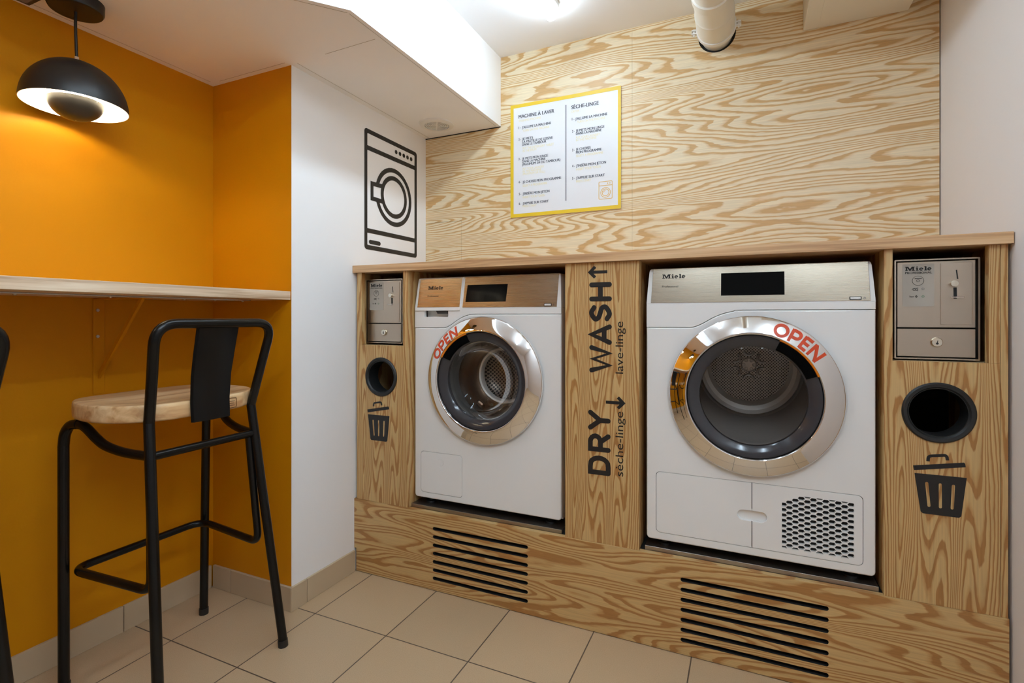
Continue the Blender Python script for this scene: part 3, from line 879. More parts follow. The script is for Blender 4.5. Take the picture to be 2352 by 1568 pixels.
def door(cx, cz, Yf, parent, grip0, grip1, open_a, washer):
    F = FRONT(Yf) @ Matrix.Translation((cx, cz, 0))
    rot = thing_part = None
    prof = [(RO+.001, .001), (RO+.0022, .006), (RO+.001, .0125)]+[(r, ringp(r)) for r in [RO-.001-(RO-RI-.003)*k/14 for k in range(15)]]+[(RI, .0368), (RI-.002, .0335), (RI-.0025, .020)]
    ch = MB().lathe(prof, F, 128).build('door_ring', M['chrome'], parent, angle=60)
    g = MB()
    def pt(r, a, w): return (r*math.cos(a), r*math.sin(a), w)
    # smoked inner ring, dished towards the glass
    MB().lathe([(RI-.0022, .0215), (RI-.0035, .0285), (.1650, .0290), (.1500, .0225), (.1405, .0150), (.1390, .004)], F, 96).build('inner_ring', M['darkring'], ch)
    # grip: dark scoop with an orange lip
    a0, a1 = math.radians(grip0), math.radians(grip1)
    MB().lathe([(.1440, .0200), (.1470, .0235), (.1500, .0258), (.1650, .0306), (.1735, .0326), (.1738, .0300)], F, 24, a0=a0, a1=a1).build('grip_recess', M['recess'], ch)
    MB().lathe([(.1712, .0325), (.1725, .0352), (.1762, .0372), (.1768, .0362)], F, 24, a0=a0-.01, a1=a1+.01).build('grip_edge', M['gripor'], ch)
    # glass bowl reaching into the drum
    if washer:
        gp = [(.1400, .0155), (.1350, .0125), (.1270, -.004), (.1130, -.022), (.0930, -.036), (.0650, -.046), (.0350, -.0515), (.0015, -.053)]
    else:
        gp = [(.1400, .0155), (.1360, .0175), (.120, .021), (.08, .0245), (.04, .0262), (.0015, .0268)]
    MB().lathe(gp, F, 72).build('door_glass', M['glass'], ch)
    open_text(cx, cz, Yf, open_a, ch)
    return ch

def power_button(mb_parent, x, z, SF, parent):
    MB().plate(rrect(x-.0135, x+.0135, z-.0045, z+.0045, .0012), (), 0, .0010, SF).build('button_frame', M['ink'], parent)
    b_ = MB().plate(rrect(x-.0115, x+.0115, z-.0029, z+.0031, .0008), (), .0008, .0026, SF, .0005, 1).build('power_button', M['plastic'], parent)
    g = MB(); g.stroke(circle(x+.0205, z, .0024, 16), .0006, SF, 0, .0003, closed=True); g.stroke([(x+.0205, z), (x+.0205, z+.0034)], .0006, SF, 0, .0003)
    g.build('power_symbol', M['greyink'], parent, smooth=False, recalc=False)

def appliance(kind):
    washer = kind == 'washer'
    if washer:
        x0, x1, Yf, zb, ztop, zpb = -1.148, -.563, 1.635, -.6800, .1480, .0315
        cx, cz = -.8534, -.2265
        t = thing('washing_machine', 'white washing machine with a gold-toned detergent drawer, left of the lettered divider', 'washing machine', ((x0+x1)/2, Yf, zb), 'laundry machines')
        seam = [(x0, -.0415), (-1.030, -.0410), (-1.010, -.0385), (-.990, -.0295), (-.968, -.0155), (-.945, -.0030), (-.920, .0055), (-.890, .0090), (x1, .0090)]
        flap = (-1.1205, -.9425, -.6580, -.5060)
    else:
        x0, x1, Yf, zb, ztop, zpb = -.2822, .3070, 1.625, -.6815, .1490, .0400
        cx, cz = .0128, -.2240
        t = thing('tumble_dryer', 'white tumble dryer with honeycomb grille, right of the lettered divider', 'tumble dryer', ((x0+x1)/2, Yf, zb), 'laundry machines')
        seam = [(x0, -.0325), (-.165, -.0320), (-.143, -.0300), (-.118, -.0190), (-.092, -.0035), (-.065, .0085), (-.035, .0160), (.000, .0190), (x1, .0190)]
        flap = (-.2530, .2785, -.6575, -.4735)
    F = FRONT(Yf); DEP = .42; fz_ = zpb-.001
    door_hole = circle(cx, cz, .1500, 72)
    holes = [door_hole]
    fl = rrect(flap[0]-.0013, flap[1]+.0013, flap[2]-.0013, flap[3]+.0013, .013, 5)
    sm_ = [(p.x, p.y) for p in catmull([(a[0], a[1], 0) for a in seam], 5)]
    low_out = rrect(x0, x1, zb, .5, .012, 4)
    low_out = [p for p in low_out if p[1] < 0]+[(p[0], p[1]-.0006) for p in sm_[::-1]]
    body = MB().plate(low_out, [door_hole, fl], -.012, 0, F, .004, 3)
    shell = [(x0, zb+.006), (x0, .028), (x1, .028), (x1, zb+.006)]
    # side walls, bottom, top, back
    body.box(x0, x0+.004, Yf+.0118, Yf+DEP, zb+.004, fz_).box(x1-.004, x1, Yf+.0118, Yf+DEP, zb+.004, fz_)
    body.box(x0, x1, Yf+.02, Yf+DEP, zb, zb+.004).box(x0, x1, Yf+DEP-.004, Yf+DEP, zb, fz_)
    body.build('body', M['enamel'], t, angle=40)
    MB().box(x0+.006, x1-.006, Yf+.0125, Yf+.0140, zb+.006, flap[3]+.005).build('flap_gap_shade', M['cavity'], t)  # dark sheet supplies the shade in the gaps round the flap
    # fascia: band above the curved seam, then the sloping control head
    fz = zpb
    up = [(p[0], p[1]+.0006) for p in sm_]+[(x1, fz), (x0, fz)]
    fa = MB()
    rec = []
    if washer:
        rec = [rrect(-1.1055, -1.0010, -.0005, .0235, .003)]
    fa.plate(up, rec, -.014, 0, F, .0012, 2)
    # sloping head as a lofted block with rounded top corners
    def head(yo, z): 
        tt = (z-fz)/(ztop-fz); ins = .004*max(0, tt)
        return yo
    n_ = 8
    lo = []
    slope = .016/(ztop-fz)
    zs = [fz, fz+.05, ztop-.012, ztop-.005, ztop-.0015, ztop]
    insx = [0, .003, .0065, .008, .011, .016]
    rnd = [0, 0, 0, .0012, .0045, .010]
    for z, ix, rd in zip(zs, insx, rnd):
        yv = Yf+slope*(z-fz)+rd
        lo.append([Vector((x0+ix, yv, z)), Vector((x1-ix, yv, z)), Vector((x1-ix, Yf+DEP, z)), Vector((x0+ix, Yf+DEP, z))])
    fa.rings(lo, cap0=True, cap1=True)
    fa.build('fascia', M['enamel'], t, angle=30)
    L = math.hypot(1, slope)
    vdir = Vector((0, slope, 1))/L; wdir = Vector((0, -1, slope))/L
    SF = Matrix(((1, 0, 0, 0), (0, vdir.y, wdir.y, Yf), (0, vdir.z, wdir.z, fz), (0, 0, 0, 1)))
    V_ = lambda z: (z-fz)*L
    if washer:
        q = MB().plate([(-1.1450, V_(.022)), (-.9500, V_(.022)), (-.9440, V_(.1440)), (-1.1385, V_(.1440))], (), .0002, .0035, SF, .002, 2).build('detergent_drawer', M['enamel'], t)
        MB().plate([(-1.1350, V_(.0345)), (-.9515, V_(.0345)), (-.9475, V_(.1410)), (-1.1300, V_(.1410))], (), .003, .0044, SF, .0006, 1).build('drawer_front', M['steel'], q)
        MB().box(-1.1100, -.9970, Yf+.030, Yf+.032, -.010, .030).box(-1.1100, -.9970, Yf+.0142, Yf+.0299, -.004, -.0007).build('drawer_recess', M['plastic'], t)
        MB().plate([(-1.050, .0110), (-1.003, .0110), (-1.003, .0235), (-1.057, .0235)], (), -.013, -.004, F).build('recess_latch', M['gasket'], t)
        MB().plate([(-.9405, V_(.0335)), (-.5790, V_(.0335)), (-.5760, V_(.1435)), (-.9360, V_(.1435))], (), .0002, .0016, SF, .0006, 1).build('control_panel', M['steel'], t)
        scr = (-.9290, -.7680, .0530, .1150); scr_sl = .0045
        lx, lz, lw = -1.0915, .1010, .0650
        bxz = (-.6105, .0400)
        lz_off = .0046
    else:
        MB().plate([(-.2690, V_(.0425)), (.2955, V_(.0425)), (.2925, V_(.1470)), (-.2640, V_(.1470))], (), .0002, .0016, SF, .0006, 1).build('control_panel', M['steel'], t)
        scr = (-.0690, .0955, .0615, .1270); scr_sl = 0.
        lx, lz, lw = -.2365, .1165, .0670
        bxz = (.2620, .0490)
        lz_off = .0017
    so = MB().plate([(scr[0], V_(scr[2])), (scr[1], V_(scr[2])), (scr[1]+scr_sl, V_(scr[3])), (scr[0]+scr_sl, V_(scr[3]))], (), .0014, .0022, SF)
    so.build('display', M['screen'], t, smooth=False)
    SF2 = SF @ Matrix.Translation((0, 0, .0017)); SFL = SF @ Matrix.Translation((0, 0, lz_off))
    g = MB(); miele(g, lx, V_(lz), lw, SFL)
    g.build('maker_mark', M['ink'], t, smooth=False, recalc=False)
    MB().text('Professional', lx, V_(lz-.0275), .0058, SFL, .0005, .047).build('small_print', M['ink'], t, smooth=False, recalc=False)
    power_button(None, bxz[0], V_(bxz[1]), SF2, t)
    # service flap
    FF = F
    if washer:
        p_ = MB().plate(rrect(flap[0], flap[1], flap[2], flap[3], .012, 5), (), -.010, .0004, FF, .0012, 2).build('service_flap', M['enamel'], t)
        MB().lathe([(.0085, .0002), (.0130, .0002), (.0125, .0012), (.0095, .0012), (.0085, .0007), (.0, .0007)], FF @ Matrix.Translation((-1.0335, -.5400, 0)), 28).build('flap_catch', M['enamel'], p_)
    else:
        xm = .0130; hw, hh, hzc = .0385, .0150, -.5680
        def halfnotch(sgn):
            return [(xm+sgn*(.0009), hzc-hh)]+[(xm+sgn*(hw-hh+hh*math.sin(a)), hzc-hh*math.cos(a)) for a in [PI*k/10 for k in range(11)]]+[(xm+sgn*.0009, hzc+hh)]
        pL = rrect(flap[0], xm-.0009, flap[2], flap[3], .012, 5, rs=(.012, 0, 0, .012))
        pR = rrect(xm+.0009, flap[1], flap[2], flap[3], .012, 5, rs=(0, .012, .012, 0))
        def with_notch(loop, side):   # scoop taken out of the edge at the split
            nt_ = halfnotch(side)
            i = [k for k in range(len(loop)) if abs(loop[k][0]-(xm+side*.0009)) < 1e-6]
            if side < 0:              # right edge of the left flap, going up
                k = i[0]; return loop[:k+1]+nt_+loop[k+1:]
            k = i[-1]                 # left edge of the right flap, going down
            return loop[:k+1]+nt_[::-1]+loop[k+1:]
        fl_l = MB().plate(with_notch(pL, -1), (), -.010, .0004, FF, .0008, 2).build('service_flap', M['enamel'], t)
        # honeycomb grille in the right-hand flap
        gx0, gx1, gz0, gz1 = .0890, .2590, -.6440, -.4940
        px_, pz_ = .0290, .0150; hs = []
        def clip(poly):
            for ax, lim, sg in ((0, gx0, 1), (0, gx1, -1), (1, gz0, 1), (1, gz1, -1)):
                out = []
                for k in range(len(poly)):
                    a, b = poly[k-1], poly[k]
                    ia, ib = sg*(a[ax]-lim) >= 0, sg*(b[ax]-lim) >= 0
                    if ia != ib:
                        tt = (lim-a[ax])/(b[ax]-a[ax]); out.append((a[0]+(b[0]-a[0])*tt, a[1]+(b[1]-a[1])*tt))
                    if ib: out.append(b)
                poly = out
                if not poly: return None
            return poly if abs(area2(poly)) > 2.2e-5 else None
        for r in range(-1, 24):
            for c in range(-1, 8):
                hx_ = gx0+.004+c*px_+(px_/2 if r % 2 else 0); hz_ = gz0+.001+r*pz_/2
                if (hx_-gx0)*1.0+(gz1-hz_)*1.6 < .040: continue      # a few closed cells at the top left corner
                hp = clip([(hx_-.0090, hz_), (hx_-.0047, hz_-.0050), (hx_+.0047, hz_-.0050), (hx_+.0090, hz_), (hx_+.0047, hz_+.0050), (hx_-.0047, hz_+.0050)])
                if hp: hs.append(hp)
        fr_ = MB().plate(with_notch(pR, 1), hs, -.008, .0004, FF, .0008, 2).build('service_flap', M['enamel'], t, angle=50)
        MB().box(gx0-.003, gx1+.003, Yf+.0085, Yf+.0105, gz0-.003, gz1+.003).build('grille_backing', M['cavity'], fr_)
        sc = MB()
        sc.plate(rrect(xm-hw-.002, xm+hw+.002, hzc-hh-.002, hzc+hh+.002, .010), (), -.0115, -.0095, FF)
        sc.build('finger_scoop', M['enamel'], t)
    # drum
    FD = F @ Matrix.Translation((cx, cz, 0))
    if washer:
        MB().lathe([(.1495, .0), (.1510, -.02), (.1400, -.035), (.1380, -.06), (.1480, -.075)], FD, 64).build('door_gasket', M['gasket'], t)
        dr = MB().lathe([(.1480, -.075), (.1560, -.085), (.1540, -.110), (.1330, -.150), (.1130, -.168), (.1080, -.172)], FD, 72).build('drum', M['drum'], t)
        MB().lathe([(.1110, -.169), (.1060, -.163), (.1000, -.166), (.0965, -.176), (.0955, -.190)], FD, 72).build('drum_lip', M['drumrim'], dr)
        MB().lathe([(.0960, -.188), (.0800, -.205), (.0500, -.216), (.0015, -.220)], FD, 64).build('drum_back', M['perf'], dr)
        for k in range(3):
            a = math.radians(90+25+120*k); mid = Vector((.140*math.cos(a), .140*math.sin(a), -.130))
            mm = FD @ Matrix.Translation(mid) @ Matrix.Rotation(a, 4, 'Z') @ Matrix.Rotation(math.radians(-38), 4, 'Y')
            MB().box(-.010, .010, -.016, .016, -.028, .028, .008, 4, mat=mm).build('drum_paddle', M['drum'], dr)
    else:
        # funnel from the door opening to the perforated back plate, whose axis lies higher
        def rg(y, ccx, ccz, r, n=72): return [Vector((ccx+r*math.cos(2*PI*k/n), y, ccz+r*math.sin(2*PI*k/n))) for k in range(n)]
        bx_, bz_, by_ = .0060, -.1700, 2.020
        MB().rings([rg(Yf, cx, cz, .1495), rg(Yf+.03, cx, cz, .1450), rg(Yf+.04, cx, cz, .1600), rg(Yf+.20, cx, -.205, .190), rg(by_-.02, bx_, bz_-.01, .1720), rg(by_-.012, bx_, bz_-.006, .156)]).build('drum', M['drumdark'], t)
        dr = MB().rings([rg(by_-.020, bx_, bz_-.008, .1640), rg(by_-.050, bx_, bz_-.008, .1580), rg(by_-.056, bx_, bz_-.006, .146), rg(by_-.050, bx_, bz_-.003, .135), rg(by_-.004, bx_, bz_, .1270)]).build('drum_lip', M['drumrim'], t)
        bp_ = MB().plate(circle(bx_, bz_, .1285, 64), (), -.003, 0, FRONT(by_-.004)).build('drum_back', M['perf2'], t)
        em = MB(); EB = FRONT(by_-.0045) @ Matrix.Translation((bx_, bz_, 0))
        em.lathe([(.026, 0), (.026, .003), (.0235, .0045), (.022, .003), (.021, .003), (.0, .0032)], EB, 32)
        for k in range(6):
            a = math.radians(30+60*k); c0 = (.050*math.cos(a), .050*math.sin(a))
            em.tube([EB @ Vector((c0[0]+.0155*math.cos(a+math.radians(q)), c0[1]+.0155*math.sin(a+math.radians(q)), .004)) for q in range(95, 270, 12)], .0042, 8)
        for k in range(6):
            a = math.radians(60*k)
            em.lathe([(.0062, .003), (.0058, .006), (.004, .0055), (.0, .0045)], EB @ Matrix.Translation((.017*math.cos(a), .017*math.sin(a), 0)), 12)
        em.build('hub_emblem', M['hub'], bp_)
    if washer: door(cx, cz, Yf, t, 108, 152, 158, True)
    else: door(cx, cz, Yf, t, 22, 66, 74, False)
    # levelling feet
    for fx in (x0+.05, x1-.05):
        for fy in (Yf+.035, Yf+DEP-.05):
            MB().lathe([(.0, 0), (.018, 0), (.018, .006), (.010, .008), (.010, zb+.7035)], Matrix.Translation((fx, fy, -.7035)), 20).build('foot', M['rubber'], t)
    return t
appliance('washer'); appliance('dryer')

def base_frame(x0, x1, Yf, ztop, label):
    t = thing('steel_base', label, 'base', ((x0+x1)/2, Yf, ZP), 'steel machine bases')
    MB().box(x0, x1, Yf, Yf+.0015, ZP-.002, ztop, .0004, 1).build('front_rail', M['steel_frame'], t)
    MB().box(x0, x1, Yf+.0016, Yf+.42, ztop-.0016, ztop-.0002).build('top_sheet', M['steel_frame'], t)
    for xa in (x0, x1-.0015): MB().box(xa, xa+.0015, Yf+.0016, Yf+.42, ZP-.002, ztop-.0018).build('side_rail', M['steel_frame'], t)
base_frame(-1.1535, -.5560, 1.6200, -.7035, 'flat steel base under the washing machine')
base_frame(-.2862, .3125, 1.6200, -.7035, 'flat steel base under the dryer')

# ------------------------------------------------------------------ coin boxes
def coin_box(x0, x1, z0, z1, Y, zs, label):
    t = thing('coin_box', label, 'coin box', ((x0+x1)/2, Y, z0), 'steel coin boxes')
    F = FRONT(Y); W = x1-x0
    MB().plate(rrect(x0, x1, z0, z1, .002, 2), [rrect(x0+.0035, x1-.0035, z0+.0035, z1-.0035, .001, 2)], -.10, .001, F).build('housing', M['steel_box'], t)
    MB().box(x0+.003, x1-.003, Y+.015, Y+.017, z0+.003, z1-.003).build('backing', M['cavity'], t)
    ux0, ux1 = x0+.0065, x1-.0085
    up_ = MB().plate(rrect(ux0, ux1, zs+.0018, z1-.0065, .001, 2), (), -.012, -.0008, F, .0006, 1).build('upper_panel', M['steel_box'], t)
    dn = MB().plate(rrect(ux0, ux1, z0+.0065, zs-.0018, .001, 2), (), -.012, -.0008, F, .0006, 1).build('cash_drawer', M['steel_box'], t)
    # lock
    lx, lz = (x0+x1)/2+.001, (z0+zs)/2+.004
    ML = F @ Matrix.Translation((lx, lz, 0))
    lk = MB().lathe([(.0125, -.001), (.0125, .003), (.0105, .006), (.0, .0062)], ML, 28).build('lock', M['lock'], dn)
    MB().plate(circle(0, -.003, .0028, 12), (), .006, .0066, ML).stroke([(0, -.003), (.001, .004)], .0016, ML, .006, .0006).build('keyhole', M['ink'], lk)
    # printed label
    k = W/.174
    la, lb, lc, ld = x0+.0175*k, x0+.0835*k, z1-.1210, z1-.0120
    lab = MB().plate(rrect(la, lb, lc, ld, .0015, 3), (), -.0008, -.0002, F).build('label_plate', M['label'], up_)
    FL = FRONT(Y-.0000); g = MB()
    miele(g, la+.0055*k, ld-.0170, .0545*k, FL @ Matrix.Translation((0, 0, -.0001)))
    g.build('maker_mark', M['ink'], lab, smooth=False, recalc=False); g = MB()
    g.text('PROFESSIONAL', la+.0055*k, ld-.0250, .0050, FL, .0003, .0560*k, .03)
    g.build('maker_mark_line', M['ink'], lab, smooth=False, recalc=False); g = MB()
    cxx, czz = la+.0325*k, ld-.0430
    g.stroke(circle(cxx, czz, .0120, 28), .0007, FL, 0, .0003, closed=True)
    g.stroke(circle(cxx, czz, .0030, 16), .0007, FL, 0, .0003, closed=True)
    g.stroke([(cxx-.007, czz+.0053), (cxx+.008, czz+.0058)], .0018, FL, 0, .0003, 'butt')
    g.stroke([(cxx-.010, czz-.0195), (cxx-.0125, czz-.022), (cxx-.010, czz-.0245), (cxx-.001, czz-.0250), (cxx, czz-.027), (cxx, czz-.0175), (cxx-.001, czz-.019)], .0006, FL, 0, .0003, closed=True)
    g.stroke(circle(cxx-.0075, czz-.022, .0021, 12), .0005, FL, 0, .0003, closed=True); g.stroke(circle(cxx-.0030, czz-.022, .0021, 12), .0005, FL, 0, .0003, closed=True)
    g.text('Start', cxx-.0180, czz-.0425, .0040, FL, .0003, .0095, .03)
    g.stroke([(cxx-.006, czz-.0405), (cxx-.0035, czz-.038), (cxx-.001, czz-.0405), (cxx-.0035, czz-.043)], .0008, FL, 0, .0003, closed=True)
    g.stroke([(cxx-.0035, czz-.037), (cxx-.0035, czz-.044)], .0007, FL, 0, .0003)
    g.build('instruction_symbols', M['ink'], lab, smooth=False, recalc=False)
    MB().stroke(circle(cxx+.0105, czz-.0405, .0024, 14), .0007, FL, 0, .0003, closed=True).build('start_ring', M['green'], lab, smooth=False)
    MB().stroke(circle(cxx+.0105, czz-.0210, .0024, 14), .0005, FL, 0, .0003, closed=True).build('lamp_ring', M['greyink'], lab, smooth=False)
    # coin plate
    ca_, cb_ = x0+.0960*k, x0+.1590*k
    cp = MB().plate(rrect(ca_, cb_, z1-.1680, z1-.0110, .003, 3), (), -.0009, .0006, F, .0008, 2).build('coin_plate', M['steel_box'], up_)
    sx_ = x0+.1285*k
    FC = FRONT(Y-.0006)
    MB().stroke([(sx_-.0008, z1-.0300), (sx_+.0018, z1-.0530)], .0026, FC, 0, .0004, 'butt').build('coin_slot', M['ink'], cp, smooth=False)
    MB().lathe([(.0, .010), (.0075, .0095), (.0080, .007), (.0075, 0), (.0085, -.001)], FC @ Matrix.Translation((sx_-.0065, z1-.0645, 0)), 24).build('return_knob', M['lock'], cp)
    MB().stroke([(sx_-.0035, z1-.0740), (sx_-.0030, z1-.1020)], .0068, FC, 0, .0004, 'butt').build('lever_slot', M['ink'], cp, smooth=False)
    MB().tube([FC @ Vector((sx_-.003, z1-.0985, .0)), FC @ Vector((sx_-.003, z1-.0985, .012))], .002, 10).plate(rrect(sx_-.0155, sx_+.0105, z1-.1002, z1-.0972, .0012, 3), (), .010, .014, FC, .0006, 1).build('lever', M['chrome'], cp)
coin_box(-1.3860, -1.2085, -.1035, .1475, 1.640, -.0260, 'steel coin box in the left cabinet, beside the washing machine')
coin_box(.3500, .5240, -.1085, .1475, 1.640, -.0290, 'steel coin box in the right cabinet, beside the dryer')

# ------------------------------------------------------------------ bar shelf on the orange wall
SHX, SHZ0, SHZ1 = -1.415, .0575, .0865
t = thing('bar_shelf', 'pale wooden bar shelf fixed along the orange wall', 'shelf', (-1.61, .3, SHZ0))
MB().box(XL+.0005, SHX, -.9, YN-.001, SHZ0, SHZ1, .0015).build('shelf_board', M['shelf'], t)
st_ = MB().box(-1.575, -1.545, -.88, 1.24, SHZ0-.004, SHZ0-.0003, .0006, 1).build('stiffening_strip', M['zinc'], t)
for yy in (-.40, .05, .35, .62, .82, 1.02, 1.12, 1.22):
    MB().lathe([(.0, -.0035), (.003, -.003), (.0045, -.001), (.005, 0)], Matrix.Translation((-1.560, yy, SHZ0-.004)), 14).build('screw', M['zinc'], st_)
def bracket(yc):
    br = MB().plate(rrect(yc-.0155, yc+.0155, -.236, SHZ0-.0008, .004, 3), (), 0, .004, LEFTWALL(XL+.0003), .001, 1)
    br.box(XL+.004, -1.565, yc-.0155, yc+.0155, SHZ0-.0048, SHZ0-.0006, .0008, 1)
    b_ = br.build('bracket', M['orange'], t)
    MB().plate([(XL+.004, -.170), (-1.60, SHZ0-.0048), (-1.585, SHZ0-.0048), (XL+.004, -.190)], (), -.004, .004, FRONT(yc), .0006, 1).build('bracket_brace', M['orange'], b_)
    for zz in (.020, -.060):
        MB().lathe([(.005, 0), (.0045, .002), (.0, .0028)], LEFTWALL(XL+.0042) @ Matrix.Translation((yc-.004, zz, 0)), 14).build('screw', M['zinc'], b_)
bracket(.918); bracket(.02)

# ------------------------------------------------------------------ bar stools
CY = .9605
def stool():
    t = thing('bar_stool', 'black tubular bar stool with wooden seat, whole, nearest the white corner', 'stool', (-1.52, CY, FLOOR), 'bar stools along the shelf')
    R1, R2 = .0128, .0108
    Y = lambda s_, h: CY+s_*h
    # back hoop
    path = [(-1.380, Y(-1, .148), -.268), (-1.350, Y(-1, .1585), -.150), (-1.318, Y(-1, .171), -.0175), (-1.316, Y(1, .171), -.0175), (-1.350, Y(1, .1585), -.150), (-1.380, Y(1, .148), -.268)]
    MB().tube(fillet(path, [.0, .052, .052, .0], 9), R1, 18).build('back_frame', M['black'], t)
    for s_ in (-1, 1):
        lg = MB().tube([(-1.380, Y(s_, .148), -.262), (-1.3798, Y(s_, .1482), -.272), (-1.283, Y(s_, .182), FLOOR+.012)], R1, 18).build('leg', M['black'], t)
        MB().tube([(-1.2845, Y(s_, .1815), FLOOR+.020), (-1.283, Y(s_, .182), FLOOR)], R1+.0016, 18).build('foot_cap', M['rubber'], lg)
        w = lambda X: .200+(X+1.66)*(.148-.200)/(.285)
        pts = [(-1.667, Y(s_, .196), FLOOR+.012), (-1.664, Y(s_, .198), -.65), (-1.660, Y(s_, .200), -.345)]
        top = catmull([(-1.660, Y(s_, .2), -.345), (-1.6545, Y(s_, w(-1.654)), -.312), (-1.636, Y(s_, w(-1.636)), -.2885), (-1.607, Y(s_, w(-1.607)), -.2835)], 6)
        lg = MB().tube([Vector(p) for p in pts[:2]]+top, R1, 18).build('leg', M['black'], t)
        MB().tube([(-1.6668, Y(s_, .196), FLOOR+.020), (-1.667, Y(s_, .196), FLOOR)], R1+.0016, 18).build('foot_cap', M['rubber'], lg)
        rail = catmull([(-1.612, Y(s_, w(-1.612)), -.2835), (-1.585, Y(s_, w(-1.585)), -.2905), (-1.548, Y(s_, w(-1.548)), -.3180), (-1.515, Y(s_, w(-1.515)), -.3360), (-1.455, Y(s_, w(-1.455)), -.3490), (-1.373, Y(s_, w(-1.376)), -.3540)], 6)
        MB().tube(rail, R1-.001, 18).build('side_rail', M['black'], t)
    MB().tube([(-1.371, Y(-1, .150), -.354), (-1.371, Y(1, .150), -.354)], R2, 16).build('cross_bar', M['black'], t)
    loop = [(-1.383, Y(-1, .142), -.362), (-1.357, Y(-1, .156), -.688), (-1.657, Y(-1, .183), -.682), (-1.657, Y(1, .183), -.682), (-1.357, Y(1, .156), -.688), (-1.383, Y(1, .142), -.362)]
    MB().tube(fillet(loop, [.034, .042, .050, .034], 8), R2, 16).build('footrest', M['black'], t)
    # splat: folded sheet
    sp = MB(); la, lb = [], []
    def sect(x, z, h, off):
        return [Vector((x+off+dx_, CY+.002+h*yy, z)) for yy, dx_ in ((-1, -.006), (-.94, 0), (0, .004), (.94, 0), (1, -.006))]
    levels = [(-1.322, -.028, .0615), (-1.338, -.100, .0600), (-1.350, -.160, .0585), (-1.355, -.230, .0570), (-1.352, -.284, .0560)]
    rings_ = []
    for (x, z, h) in levels:
        a = sect(x, z, h, 0); b = sect(x, z, h, .0022)
        rings_.append(a+b[::-1])
    sp.rings(rings_, cap0=True, cap1=True)
    sp.build('back_splat', M['black'], t, angle=25)
    # saddle seat
    half = [(-1.3645, 0), (-1.3650, .09), (-1.3740, .120), (-1.4020, .163), (-1.4500, .200), (-1.5200, .214), (-1.6000, .205), (-1.6600, .180), (-1.6920, .140), (-1.7000, .07), (-1.7020, 0)]
    ctl = [(x, CY+y_, 0) for x, y_ in half]+[(x, CY-y_, 0) for x, y_ in half[-2:0:-1]]
    outl = catmull(ctl, 5, True); cxs = -1.535
    def ring_(k, z, dipk=0.):
        r = []
        for p in outl:
            x = cxs+(p.x-cxs)*k; yy = CY+(p.y-CY)*k
            dip = dipk*(.014*math.exp(-((x+1.50)/.085)**2)*math.exp(-((yy-CY)/.15)**4))
            r.append(Vector((x, yy, z-dip)))
        return r
    zt, zb_ = -.2245, -.2700
    MB().rings([ring_(.02, zb_), ring_(.955, zb_), ring_(.985, zb_+.002), ring_(.997, zb_+.006), ring_(1, zb_+.012), ring_(1, zt-.010), ring_(.996, zt-.0035), ring_(.984, zt-.0006), ring_(.94, zt, .6), ring_(.85, zt, .9), ring_(.7, zt, 1), ring_(.5, zt, 1), ring_(.3, zt, 1), ring_(.1, zt, 1), ring_(.02, zt, 1)], cap0=True, cap1=True).build('seat', M['seat'], t, angle=60)
    return t
s0 = stool()
seat0 = [c for c in s0.children if c.name.startswith('seat')][0]
g = MB(); FX = LEFTWALL(-1.3632)
g.stroke(rrect(1.018, 1.046, -.264, -.236, .004, 3), .0016, FX, 0, .0003, closed=True)
g.stroke([(1.024, -.245), (1.040, -.245)], .0014, FX, 0, .0003); g.stroke([(1.024, -.251), (1.038, -.251)], .0014, FX, 0, .0003); g.stroke([(1.024, -.257), (1.040, -.257)], .0014, FX, 0, .0003)
g.build('maker_stamp', simple('burnt mark', srgb(92, 56, 20), .6), seat0, smooth=False, recalc=False)
def copy_tree(o, parent=None):
    c = o.copy(); C.objects.link(c); c.parent = parent
    for ch in list(o.children): copy_tree(ch, c)
    return c
s1 = copy_tree(s0)
s1.location.y -= .62
s1['label'] = 'black bar stool cut off by the left edge, only a sliver of its frame showing'

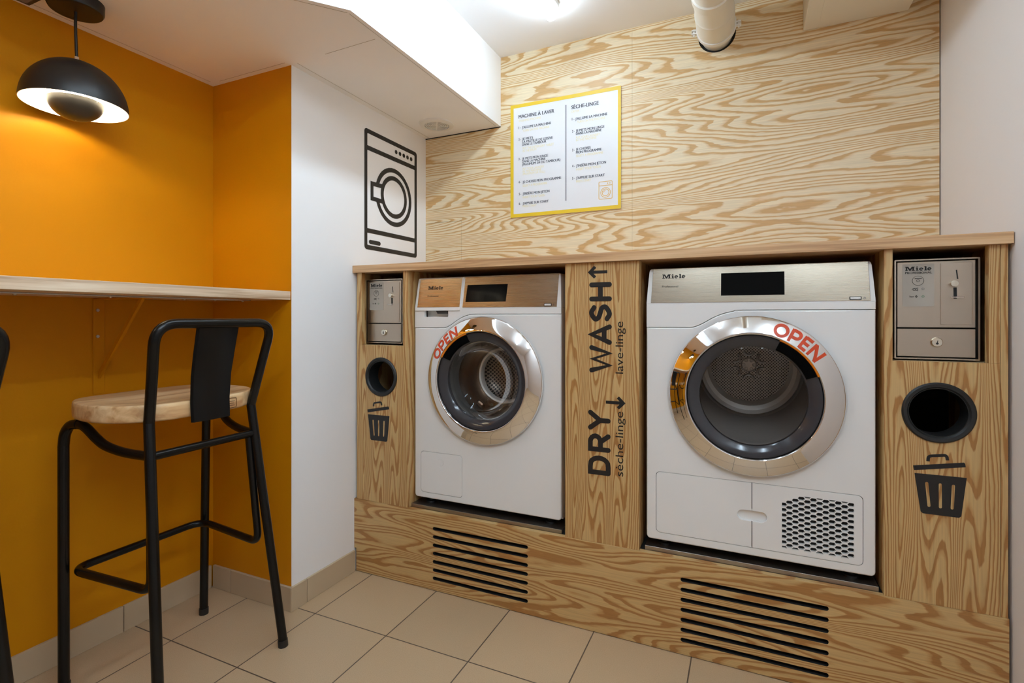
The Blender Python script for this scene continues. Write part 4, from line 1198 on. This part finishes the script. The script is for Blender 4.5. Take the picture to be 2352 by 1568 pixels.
# ------------------------------------------------------------------ pendant lamp
def pendant(x, y, label):
    t = thing('pendant_lamp', label, 'lamp', (x, y, ZS), 'black pendant lamps over the shelf')
    T = Matrix.Translation((x, y, 0))
    MB().lathe([(.0, .8260), (.050, .8260), (.0585, .8285), (.0620, .8350), (.0625, ZS)], T, 48).build('ceiling_rose', M['mblack'], t)
    cp = catmull([(x, y, .828), (x-.0005, y-.0006, .79), (x+.0006, y+.0003, .74), (x+.0012, y+.0012, .703)], 6)
    MB().tube(cp, .0036, 10).build('cord', M['mblack'], t)
    MB().lathe([(.0045, .704), (.0058, .704), (.0058, .690), (.0045, .690)], T @ Matrix.Translation((.001, .001, 0)), 20, cap0=True).build('cord_grip', M['chrome'], t)
    zr, rr, hh = .5690, .1165, .1225
    outp = [(rr*math.cos(a), zr+hh*math.sin(a)) for a in [PI/2*k/22 for k in range(22)]]+[(.003, zr+hh)]
    inp = [(r-.0016, z-.0016) for r, z in outp[::-1][1:]]
    sh = MB().lathe(outp[::-1], T, 72).build('lamp_shade', M['mblack'], t, angle=80)
    MB().lathe([(rr, zr), (rr-.0016, zr-.0002)]+[((rr-.0018)*math.cos(a), zr+(hh-.002)*math.sin(a)) for a in [PI/2*k/22 for k in range(1, 22)]]+[(.003, zr+hh-.002)], T, 72).build('shade_lining', M['shade_in'], sh, angle=80)
    gr, gz = .0615, .5830
    bw = [(gr*math.cos(a), gz-.051*math.sin(a)) for a in [PI/2*k/16 for k in range(16)]]+[(.001, gz-.051)]
    gl = MB().lathe(bw, T, 56).build('lower_bowl', M['mblack'], t, angle=80)
    MB().lathe([(gr, gz), (gr-.0015, gz+.0002)]+[((gr-.0018)*math.cos(a), gz-(.049)*math.sin(a)) for a in [PI/2*k/12 for k in range(1, 12)]]+[(.001, gz-.049)], T, 56).build('bowl_lining', M['shade_in'], gl, angle=80)
    for k in range(3):
        a = math.radians(20+120*k)
        MB().tube([(x+gr*.985*math.cos(a), y+gr*.985*math.sin(a), gz-.004), (x+.0745*math.cos(a), y+.0745*math.sin(a), zr+hh*.76)], .0011, 8).build('bowl_strut', M['chrome'], gl)
    MB().lathe([(.001, .640), (.012, .638), (.020, .626), (.0225, .612), (.019, .598), (.010, .590), (.001, .588)], T, 24).build('bulb', M['bulb'], t)
    MB().lathe([(.013, .689), (.013, .640), (.002, .640)], T, 20).build('lamp_holder', M['shade_in'], t)
pendant(-1.657, .787, 'black dome pendant lamp hanging over the bar shelf beside the orange corner')
pendant(-1.657, .100, 'black dome pendant lamp further along the shelf, out of the frame on the left')

# small dark fitting on the low ceiling at the very corner of the picture
t = thing('ceiling_fitting', 'small dark fitting on the low ceiling, cut off at the top left corner', 'fitting', (-1.765, .66, ZS))
MB().box(-1.790, -1.700, .60, .742, ZS-.006, ZS, .001).build('frame', M['gasket'], t)
MB().box(-1.782, -1.708, .61, .732, ZS-.0066, ZS-.005).build('lens', simple('grey lens', srgb(140, 132, 138), .2), t)
